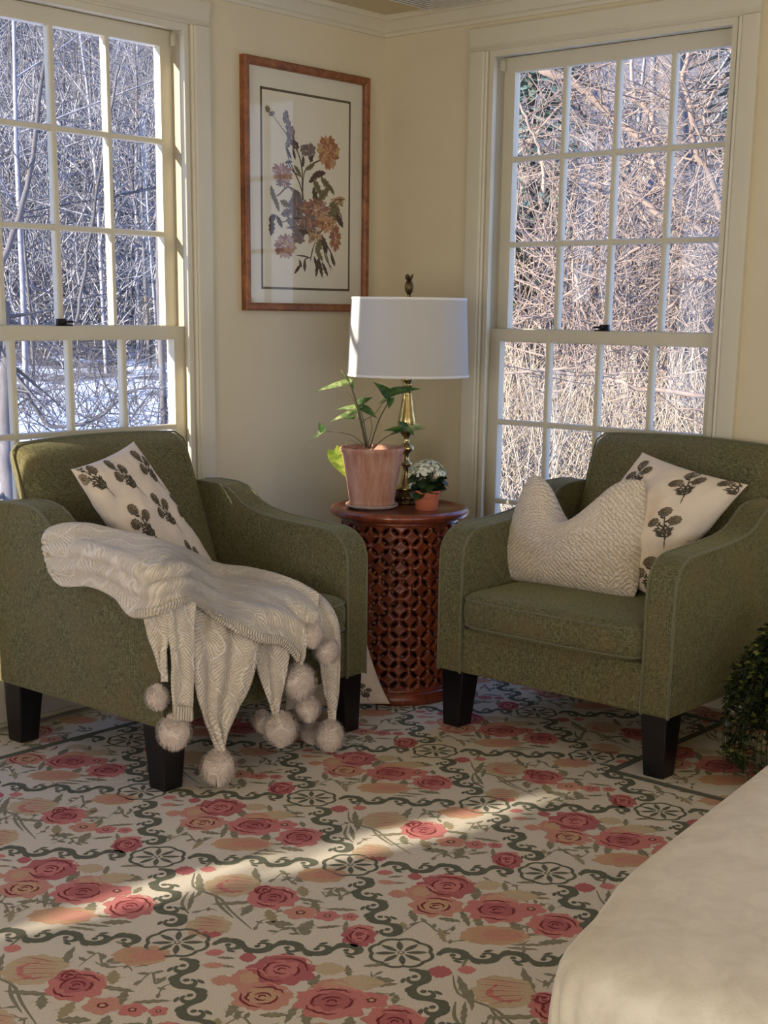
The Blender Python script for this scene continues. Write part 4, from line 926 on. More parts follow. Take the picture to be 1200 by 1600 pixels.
def put_motif(items, C, fl=1, clip=None, swap=None):
    keep = st.clip
    if clip: st.clip = clip
    J = lambda p, q: (C.x + E1.x * p * fl + E2.x * q, C.y + E1.y * p * fl + E2.y * q)
    ANG = math.atan2(E1.y, E1.x)
    for k, p, q, w, h, col in items:
        if swap: col = swap.get(col, col)
        w *= 1.22; h *= 1.14; c = J(p, q); mi = MI[col]
        if k == 'rose':
            st.blob(c, w, h, mi, 1, 9, .14, ANG, 44, .08); st.blob((c[0] + .003, c[1] + .003), w * .55, h * .55, MI['oran'] if col == 'salm' else MI['crim'] if col == 'pink' else MI['pink'], 2, 6, .2, ANG, 30, .1)
            if col != 'salm' or w > .1:
                for s_, a0_, a1_ in ((.80, .4, 2.6), (.78, 3.3, 5.4), (.56, 1.8, 4.4), (.54, 5.0, 7.2), (.30, 0, 3.6), (.26, 3.6, 6.0), (.12, 0, 5)):
                    a0_ += random.uniform(-.6, .6); st.arc(c, w * s_ * .92, h * s_ * .92, a0_, a0_ + (a1_ - a0_) * .75, .0068, MI['dark'], 3, 12, ANG)
            st.arc(c, w * .95, h * .95, .2, 2.2, .006, MI['lpink'], 3, 12, ANG)
        elif k == 'flo':
            st.blob(c, w, h, mi, 1, 5, .2, ANG); st.blob(c, w * .3, h * .3, MI['dark'], 3, 5, .2, ANG); st.blob(c, w * .16, h * .16, MI['tan'], 4, 5, .1, ANG)
        elif k == 'tul':
            st.blob(c, w, h, mi, 1, 10, .10, ANG, jit=.08)
            st.blob((c[0] + E1.x * w * .12 * fl, c[1] + E1.y * w * .12 * fl), w * .6, h * .55, MI['salm'] if col == 'oran' else MI['tan'], 2, 9, .18, ANG)
            for r_ in range(9):
                o_ = (r_ / 8 - .5) * h * .8; pa = J(p - w * .42 * fl * random.uniform(.5, 1), q + o_); pb = J(p + w * .40 * fl * random.uniform(.6, 1), q + o_ * .6)
                mid = ((pa[0] + pb[0]) / 2, (pa[1] + pb[1]) / 2 + .004); st.stroke([pa, mid, pb], .004, MI['lpink'] if r_ % 2 else MI['crim'] if col == 'tan' else MI['oran'], 3)
        elif k == 'bud': st.leaf(c, w, h * .95, ANG + random.uniform(-.25, .25), mi, 1, .1); 
        elif k == 'leaf':
            if h > w: st.leaf(c, h * 1.15, w * .5, ANG + pi / 2 + random.uniform(-.3, .3), mi, 0, .22)
            else: st.leaf(c, w * 1.2, max(h * .55, .012), ANG + random.uniform(-.35, .35), mi, 0, .22)
            st.stroke([J(p - w * .5, q), c, J(p + w * .5, q)], .003, MI['lg'], 1)
        elif k == 'sprig':
            l = [J(p - w * .5, q - h * .3), J(p - w * .1, q + h * .25), J(p + w * .2, q - h * .2), J(p + w * .5, q + h * .1)]; l = catmull(l, 16); st.stroke(l, .006, mi, 0)
            for m_ in range(2, 15, 2):
                a_ = random.uniform(0, 6.28); st.leaf((l[m_][0] + .012 * math.cos(a_), l[m_][1] + .012 * math.sin(a_)), .030, .012, a_, mi, 0, .2)
        elif k == 'curve':
            for pts in ([(-.21, .17), (-.20, .08), (-.13, .02), (-.09, -.06), (-.03, -.16)], [(-.21, .05), (-.215, -.02), (-.19, -.08)], [(-.14, .03), (-.12, -.03), (-.08, -.10)], [(-.19, .20), (-.175, .25), (-.16, .27)]):
                st.stroke(catmull([J(*t) for t in pts], 14), .009, mi, 0)
    for _ in range(15):      # loose thin twigs between the blooms
        p = random.uniform(-.22, .22); q = random.uniform(-.2, .2)
        if abs(p) * .9 + abs(q) * .75 > .24: continue
        a_ = random.uniform(0, 6.28); l = catmull([J(p, q), J(p + .02 * math.cos(a_), q + .03 * math.sin(a_)), J(p + .05 * math.cos(a_ + .5), q + .06 * math.sin(a_ + .5))], 8)
        st.stroke(l, .005, MI['lf'], 0); st.leaf(l[-1], .026, .010, a_, MI['lf'], 0, .2); st.leaf(l[4], .024, .010, a_ + 1.2, MI['lf'], 0, .2)
    st.clip = keep
def vine(P0, P1):
    d = (P1 - P0); L = d.length; d.normalize(); nn = Vector((-d.y, d.x)); s0, s1 = .088, L - .088; N = 5; seg = (s1 - s0) / N
    J = lambda s_, o_: (P0.x + d.x * s_ + nn.x * o_, P0.y + d.y * s_ + nn.y * o_)
    pts = []
    for k in range(N * 8 + 1):
        s_ = s0 + (s1 - s0) * k / (N * 8); pts.append(J(s_, .017 * math.sin(pi * (s_ - s0) / seg)))
    for k in range(N):
        sg = 1 if k % 2 == 0 else -1; cs = s0 + seg * (k + .5); q = []
        for m_ in range(15):     # comma shaped curl inside each bend
            t_ = m_ / 14; a_ = pi - t_ * 5.6; r_ = seg * .54 * (1 - .74 * t_ ** 1.15); q.append(J(cs + r_ * math.cos(a_) + seg * .06 * t_, sg * (r_ * .92 * math.sin(a_) - .004)))
        st.stroke(q, lambda t: .009 + .016 * math.sin(pi * min(1, t * 1.25 + .05)) , MI['vine'], 1)
        c_ = J(cs - .004, sg * .0); st.blob(c_, .016, .014, MI['vine'], 2, 5, .1)
        e_ = J(cs - seg * .3, sg * .030); st.leaf(e_, .030, .013, math.atan2(d.y, d.x) + sg * .6, MI['vine'], 1, .15)
        e_ = J(cs + seg * .12, -sg * .030); st.leaf(e_, .026, .011, math.atan2(d.y, d.x) - sg * .5, MI['vine'], 1, .15)
def medallion(P):
    R_ = .074; pts = []
    for k in range(97):
        t = 2 * pi * k / 96; r_ = R_ * (1 - .10 * (1 - abs(math.sin(t * 4)))); pts.append((P.x + r_ * math.cos(t), P.y + r_ * math.sin(t)))
    st.stroke(pts, lambda t: .009, MI['vine'], 2)
    for k in range(8):
        t = pi / 8 + k * pi / 4 + pi/8; st.leaf((P.x + .036 * math.cos(t), P.y + .036 * math.sin(t)), .050, .015, t, MI['vine'], 2, .05)
    st.blob((P.x, P.y), .016, .016, MI['vine'], 3, 5, .1); st.blob((P.x, P.y), .009, .009, MI['bg'], 4, 5, .1)
for i in range(-6, 7):
    for j in range(-6, 6):
        P = N0 + LA * i + LB * j
        if not (-3.9 < P.x < .3 and -3.9 < P.y < .4): continue
        if in_field(P.x, P.y): medallion(P)
        vine(P, P + LA); vine(P, P + LB)
        C = P + LA * .5 + LB * .5
        if (i + j) % 2: put_motif(MOTIF_A, C, 1)
        else: put_motif(MOTIF_B, C, 1)
# roses of the outer border
def out_field(x, y): return x < -.06 and y < -.08 and not in_field(x, y) and not (Y1 - .02 < y < Y1 + .02) and not (X1 - .02 < x < X1 + .02) and not (abs(y - NY) < .02) and not (abs(x - NX) < .02)
sw = {'pink': 'salm', 'tan': 'oran'}
for k in range(9): put_motif(MOTIF_A if k % 2 else MOTIF_B, Vector((-3.8 + k * .46, -.15)), 1, out_field, sw)
for k in range(5): put_motif(MOTIF_A if k % 2 else MOTIF_B, Vector((-.06, -.5 - k * .45)), 1, out_field, sw)
for k in range(6): put_motif(MOTIF_B if k % 2 else MOTIF_A, Vector((-.66 + (k % 2) * .45, -2.02 - (k // 2) * .4)), 1, out_field, sw if k % 2 else None)
# plain grey-green guard lines
st.clip = None
LZ = [.0009]
def line(x0, y0, x1, y1, w=.030):
    LZ[0] += .00013; zz = LZ[0]
    dx, dy = x1 - x0, y1 - y0; l = math.hypot(dx, dy); nx, ny = -dy / l * w / 2, dx / l * w / 2
    for k in range(30):
        a_, b_ = k / 30, (k + 1) / 30; st.mb.add([(x0 + dx * a_ - nx, y0 + dy * a_ - ny, zz), (x0 + dx * b_ - nx, y0 + dy * b_ - ny, zz), (x0 + dx * b_ + nx, y0 + dy * b_ + ny, zz), (x0 + dx * a_ + nx, y0 + dy * a_ + ny, zz)], [(0, 1, 2, 3)], MI['vine'])
line(-3.9, Y1, X1 + .015, Y1); line(X1, Y1 + .015, X1, NY - .015); line(X1 + .015, NY, NX - .015, NY); line(NX, NY + .015, NX, -3.6)
mb = st.mb; mb.v = [(min(x, -.018), min(y, -.018), z) for x, y, z in mb.v]
mb.box(XF + .02, -.016, YB + .02, -.016, -.012, 0, MI['bg'])
cp_ = mb.build('carpet', mats, smooth=False); tag(cp_, 'wall-to-wall cream carpet with roses in a grey-green scroll lattice', 'carpet')
LIMBS =  [([[3.02, 1.36, 2.94], [3.17, 1.19, 2.84], [3.31, 1.01, 2.66], [3.45, 0.83, 2.48], [3.54, 0.73, 2.23], [3.63, 0.6, 2.02], [3.79, 0.33, 1.82]], 0.05, 0.02), ([[3.59, 1.55, 2.38], [3.71, 1.39, 2.3], [3.85, 1.18, 2.24], [3.97, 1.01, 2.09], [4.08, 0.83, 1.97], [4.23, 0.56, 1.82]], 0.02, 0.05), ([[3.08, 0.32, 3.0], [3.08, 0.39, 2.8], [3.13, 0.34, 2.64], [3.17, 0.33, 2.41], [3.24, 0.24, 2.24], [3.33, 0.14, 1.86]], 0.02, 0.035), ([[4.15, 1.42, 3.23], [4.22, 1.41, 2.91], [4.28, 1.33, 2.82], [4.35, 1.27, 2.57]], 0.02, 0.035), ([[2.8, 1.02, 1.47], [2.87, 0.92, 1.51], [2.99, 0.73, 1.74], [3.06, 0.6, 1.83], [3.19, 0.4, 1.76], [3.34, 0.13, 1.63]], 0.012, 0.02), ([[2.17, 1.03, 1.07], [2.35, 0.78, 1.1], [2.49, 0.58, 1.13], [2.58, 0.43, 1.06], [2.68, 0.27, 1.0], [2.86, -0.05, 0.98]], 0.012, 0.025), ([[2.54, 1.22, 2.74], [2.62, 1.16, 2.56], [2.69, 1.1, 2.38], [2.72, 1.09, 2.15]], 0.012, 0.02), ([[3.18, 0.71, 2.4], [3.11, 0.84, 2.31], [2.98, 1.04, 2.36]], 0.015, 0.008), ([[2.63, 1.26, 1.37], [2.76, 1.08, 1.43], [2.88, 0.91, 1.62], [2.99, 0.73, 1.78]], 0.015, 0.01), ([[3.31, 0.17, 1.78], [3.09, 0.58, 1.32], [3.0, 0.71, 1.16]], 0.02, 0.012), ([[3.22, 0.15, 2.79], [3.18, 0.24, 2.69], [3.19, 0.28, 2.51], [3.23, 0.23, 2.37]], 0.01, 0.015), ([[2.8, 1.02, 1.66], [2.84, 0.96, 1.78], [2.88, 0.9, 1.51], [2.94, 0.81, 1.24]], 0.015, 0.012)]
LEFT_LIMBS =  [([[3.15, 7.57, 1.48], [3.16, 7.55, 0.95], [3.09, 7.55, 0.22], [3.05, 7.48, -0.51]], 0.1, 0.14), ([[4.36, 9.15, 0.67], [4.5, 9.02, 0.29], [4.66, 8.9, 0.13], [5.0, 8.65, 0.22], [5.3, 8.45, 0.52], [5.57, 8.23, 0.56]], 0.05, 0.02), ([[3.7, 8.39, 0.91], [3.89, 8.25, 0.59], [4.21, 8.02, 0.65]], 0.03, 0.01), ([[4.43, 7.87, 0.85], [4.59, 7.72, 0.39], [4.76, 7.57, 0.26]], 0.02, 0.01), ([[2.58, 6.74, 1.75], [2.77, 6.58, 2.4], [2.84, 6.43, 3.17], [2.87, 6.29, 3.77]], 0.05, 0.02), ([[4.3, 7.99, 1.3], [4.46, 7.81, 2.56], [4.58, 7.54, 3.76]], 0.03, 0.02)]
# ------------------------------------------------------------------ outdoors: snow, woods, thicket
def snow_ground():
    m, nt, b = new_mat('snowy_hillside'); co = coords(nt)
    n = noise_n(nt, co, .55, 8, .7, .6); n2 = noise_n(nt, coords(nt, scale=(1, 1, .4)), 2.6, 8, .75, 1.2)
    sep = nt.nodes.new('ShaderNodeSeparateXYZ'); nt.links.new(co, sep.inputs[0])
    mr = nt.nodes.new('ShaderNodeMapRange'); mr.inputs[1].default_value = -.7; mr.inputs[2].default_value = 1.4; nt.links.new(sep.outputs[2], mr.inputs[0])
    brush = ramp(nt, n2, [(.3, rgb(76, 76, 80)), (.5, rgb(104, 102, 104)), (.62, rgb(130, 124, 124)), (.75, rgb(158, 158, 166))])
    m1 = nt.nodes.new('ShaderNodeMath'); m1.operation = 'ADD'; nt.links.new(n, m1.inputs[0])
    m2 = nt.nodes.new('ShaderNodeMath'); m2.operation = 'MULTIPLY'; m2.inputs[1].default_value = .42; nt.links.new(mr.outputs[0], m2.inputs[0]); nt.links.new(m2.outputs[0], m1.inputs[1])
    fac = ramp(nt, m1.outputs[0], [(.56, (0, 0, 0, 1)), (.66, (1, 1, 1, 1))])
    c = mixc(nt, fac, rgb(214, 222, 236), brush); nt.links.new(c, b.inputs['Base Color']); b.inputs['Roughness'].default_value = .9
    b.inputs['Specular IOR Level'].default_value = .1; bump(nt, b, n2, .5, .15); return m
def ground_z(x, y):
    d = math.hypot(x + 1, y + 1); z = -.68 + .10 * noise.noise(Vector((x * .12, y * .12, 0)))
    if d > 26: t = d - 26; z += .085 * t + .0042 * t * t + 1.1 * noise.noise(Vector((x * .05, y * .05, 3))) * min(1, t / 12)
    return z
def outer(i, j, n=90):
    t = -30 + 62 * (i / (n - 1)); r = .0
    return t
mb = MB(); NA, NR_ = 110, 70
def gp(i, j):
    a_ = math.radians(-12 + 125 * i / (NA - 1)); d = 1.5 + 92 * (j / (NR_ - 1)) ** 1.8
    x, y = -4.6 + d * math.cos(a_), -4.1 + d * math.sin(a_); return (x, y, ground_z(x, y))
mb.grid(gp, NA, NR_)
tag(mb.build('ground', snow_ground()), 'snow covered ground rising to a brushy hillside outside both windows', kind='structure')
def bark(name, c1, c2, s=3):
    m, nt, b = new_mat(name); n = noise_n(nt, coords(nt, scale=(1, 1, .3)), s, 5, .7); nt.links.new(ramp(nt, n, [(.35, c1), (.65, c2)]), b.inputs['Base Color']); b.inputs['Roughness'].default_value = .9; return m
M_bk1 = bark('grey_bark', rgb(108, 108, 114), rgb(150, 149, 154)); M_bk2 = bark('dark_bark', rgb(66, 64, 66), rgb(100, 96, 98)); M_bk3 = bark('pinkish_tan_bark', rgb(108, 94, 86), rgb(150, 132, 120)); M_bk4 = bark('pale_thicket_bark', rgb(132, 118, 102), rgb(178, 164, 146))
def grow(mb, p, d, L, r, lv, rg, bend=.25, nsub=7, up_=.12, sides=5):
    pts = [p]; rr = [r]; n = 6 if lv > 1 else 4; q = Vector(p); dv = Vector(d).normalized()
    for k in range(n):
        dv = (dv + Vector((rg.uniform(-1, 1), rg.uniform(-1, 1), rg.uniform(-.6, .8) + up_)) * bend * .5).normalized(); q = q + dv * (L / n); pts.append(q.copy()); rr.append(max(.003, r * (1 - .85 * (k + 1) / n)))
    mb.tube(pts, rr, sides if lv > 1 else 3, cap=False)
    if lv > 0:
        for k in range(nsub):
            t = rg.uniform(.22, .98) * n; i = min(int(t), n - 1); b_ = Vector(pts[i]).lerp(Vector(pts[i + 1]), t - i); base = (Vector(pts[i + 1]) - Vector(pts[i])).normalized()
            s_ = Vector((rg.uniform(-1, 1), rg.uniform(-1, 1), rg.uniform(-.3, .5))); nd = (base * rg.uniform(.35, .9) + s_.normalized()).normalized()
            grow(mb, b_, nd, L * rg.uniform(.28, .5), max(.004, rr[i] * .5), lv - 1, rg, bend * 1.25, max(3, nsub - 2), up_, sides)
def proto(seed, h, r, nsub, lv=3, up_=.2, bend=.16):
    rg_ = random.Random(seed); mb = MB(); grow(mb, Vector((0, 0, -.3)), Vector((0, 0, 1)), h, r, lv, rg_, bend, nsub, up_); return mb
def place(o, x, y, rz, s): o.location = (x, y, ground_z(x, y)); o.rotation_euler.z = rz; o.scale = (s, s, s); return o
def fan(a_, d): return (-4.6 + d * math.cos(math.radians(a_)), -4.1 + d * math.sin(math.radians(a_)))
rg = random.Random(5)
pr_l = [proto(s_, 14, .06, 17, 2, .4, .08) for s_ in range(5)]
ob_l = [m_.build('bare_tree', M_bk1 if i % 2 else M_bk2) for i, m_ in enumerate(pr_l)]
lab = 'slender bare grey tree on the snowy hillside beyond the left window'
for k in range(46):
    a_ = 47 + 14 * ((k * .618) % 1); d = rg.uniform(34, 80) if k > 2 else rg.uniform(26, 32); o = ob_l[k] if k < 5 else ob_l[k % 5].copy()
    if k >= 5: COL.objects.link(o)
    x, y = fan(a_, d); place(o, x, y, rg.uniform(0, 6.28), rg.uniform(.7, 1.25)); tag(o, lab, 'tree', 'woods beyond the left window')
pr_r = [proto(40 + s_, 9, .11, 14, 2, .2, .22) for s_ in range(4)]
ob_r = [m_.build('bare_tree', M_bk3 if i % 2 else M_bk1) for i, m_ in enumerate(pr_r)]
lab = 'twisted bare tree among the undergrowth beyond the right window'
for k in range(34):
    a_ = 17 + 22 * ((k * .618) % 1); d = rg.uniform(22, 55); o = ob_r[k] if k < 4 else ob_r[k % 4].copy()
    if k >= 4: COL.objects.link(o)
    x, y = fan(a_, d); place(o, x, y, rg.uniform(0, 6.28), rg.uniform(.7, 1.2)); tag(o, lab, 'tree', 'woods beyond the right window')
# near trees whose limbs cross the panes
def limb_tree(name, limbs, mat, label, trunk=None):
    mb = MB(); rg_ = random.Random(3)
    for pts, r0, r1 in limbs:
        c = catmull([tuple(p) for p in pts], 18); c = [Vector(p) + Vector((rg_.uniform(-1, 1), rg_.uniform(-1, 1), rg_.uniform(-1, 1))) * .012 for p in c]
        r0 *= .6; r1 *= .6; mb.tube(c, [r0 + (r1 - r0) * i / 17 for i in range(18)], 8)
        for k in range(20):
            i = rg_.randrange(2, 17); dv = (c[i] - c[i - 1]).normalized(); nd = (dv * .5 + Vector((rg_.uniform(-1, 1), rg_.uniform(-1, 1), rg_.uniform(-.5, 1))).normalized()).normalized()
            grow(mb, c[i], nd, rg_.uniform(.4, 1.0), max(.004, (r0 + (r1 - r0) * i / 17) * .4), 1, rg_, .35, 4, .05, 4)
    return tag(mb.build(name, mat), label, 'tree')
limb_tree('bare_tree', LIMBS, M_bk3, 'nearest bare tree with thick pale limbs slanting across the right window')
limb_tree('bare_tree', LEFT_LIMBS, M_bk2, 'nearest dark leaning tree at the far left edge of the left window')
mb = MB(); p0 = (14.46, 6.75, ground_z(14.46, 6.75) - .1); mb.tube([p0, (14.46, 6.80, .3), (14.5, 6.9, 2.5), (14.3, 7.2, 6)], [.34, .28, .24, .16], 12)
grow(mb, Vector((14.5, 6.9, 2.3)), Vector((.2, .6, .8)), 4, .1, 2, rg, .3, 8)
tag(mb.build('bare_tree', M_bk2), 'stout dark tree trunk standing in snow low in the right window', 'tree')
# evergreen masses high in the right window
def evergreen(x, y, h, w, label, c1, c2, seed):
    rg_ = random.Random(seed); mb = MB(); mt_ = MB(); z0_ = ground_z(x, y); mt_.tube([(x, y, z0_), (x, y, z0_ + h)], [.18, .03], 8)
    for k in range(2600):
        t = rg_.random() ** .8; z = z0_ + .8 + (h - .8) * t; rr_ = w * (1 - t) * rg_.uniform(.25, 1) + .1; a_ = rg_.uniform(0, 6.28); c = Vector((x + rr_ * math.cos(a_), y + rr_ * math.sin(a_), z))
        d_ = Vector((math.cos(a_), math.sin(a_), -.35)) * rg_.uniform(.2, .45); s_ = Vector((-math.sin(a_), math.cos(a_), 0)) * .10
        mb.add([c - d_ * .5, c + s_, c + d_ * .6, c - s_], [(0, 1, 2, 3)])
    root = empty('evergreen_tree', (0, 0, 0)); tag(root, label, 'tree'); mb.build('needles', leaf_mat('needles_%d' % seed, c1, c2, 3, .15), root, smooth=False); mt_.build('trunk', M_bk2, root)
evergreen(17, 11.5, 9.5, 2.6, 'tall blue-green evergreen behind the bare limbs, upper middle of the right window', rgb(70, 92, 84), rgb(120, 146, 134), 1)
evergreen(21, 9.0, 11, 3.2, 'tall blue-green evergreen behind the bare limbs, upper right panes of the right window', rgb(70, 90, 88), rgb(124, 146, 142), 2)
evergreen(13.5, 9.8, 5.2, 1.2, 'small golden-green evergreen in the upper left panes of the right window', rgb(110, 116, 60), rgb(160, 150, 88), 3)
# countless twigs: one object each side
def thicket(name, mat, n, a0_, a1_, d0, d1, hmin, hmax, rmin, rmax, seed, label, zoff=0):
    rg_ = random.Random(seed); mb = MB()
    for k in range(n):
        a_ = rg_.uniform(a0_, a1_); d = d0 + (d1 - d0) * rg_.random() ** .8; x, y = fan(a_, d); z = ground_z(x, y) - .05 + (rg_.random() ** 1.6) * zoff
        L = rg_.uniform(hmin, hmax); dv = Vector((rg_.gauss(0, .55), rg_.gauss(0, .55), 1 if rg_.random() < .7 else rg_.uniform(-.2, .6))).normalized(); p = Vector((x, y, z)); pts = [p]
        for m_ in range(4): dv = (dv + Vector((rg_.uniform(-1, 1), rg_.uniform(-1, 1), rg_.uniform(-.7, .6))) * .28).normalized(); p = p + dv * L / 4; pts.append(p)
        r = rg_.uniform(rmin, rmax) * (1 + d / 60); mb.tube(pts, [r, r * .85, r * .65, r * .45, r * .25], 3, cap=False)
    o = mb.build(name, mat); tag(o, label, kind='stuff'); return o
thicket('thicket', M_bk4, 10500, 14, 43, 9.5, 24, .9, 2.2, .004, .010, 1, 'tangled pale thicket of bare twigs close outside the right window', .4)
thicket('thicket', M_bk3, 13500, 14, 43, 16, 48, 1.2, 3.2, .007, .015, 2, 'brushy pinkish undergrowth on the slope beyond the right window', 3.2)
thicket('thicket', M_bk1, 11000, 45, 62, 36, 85, 1.2, 3.6, .010, .022, 3, 'grey undergrowth of bare twigs on the slope beyond the left window', 6)
thicket('thicket', M_bk2, 1800, 45, 62, 20, 50, .4, 1.3, .006, .012, 4, 'dark brush poking through the snow beyond the left window', .3)
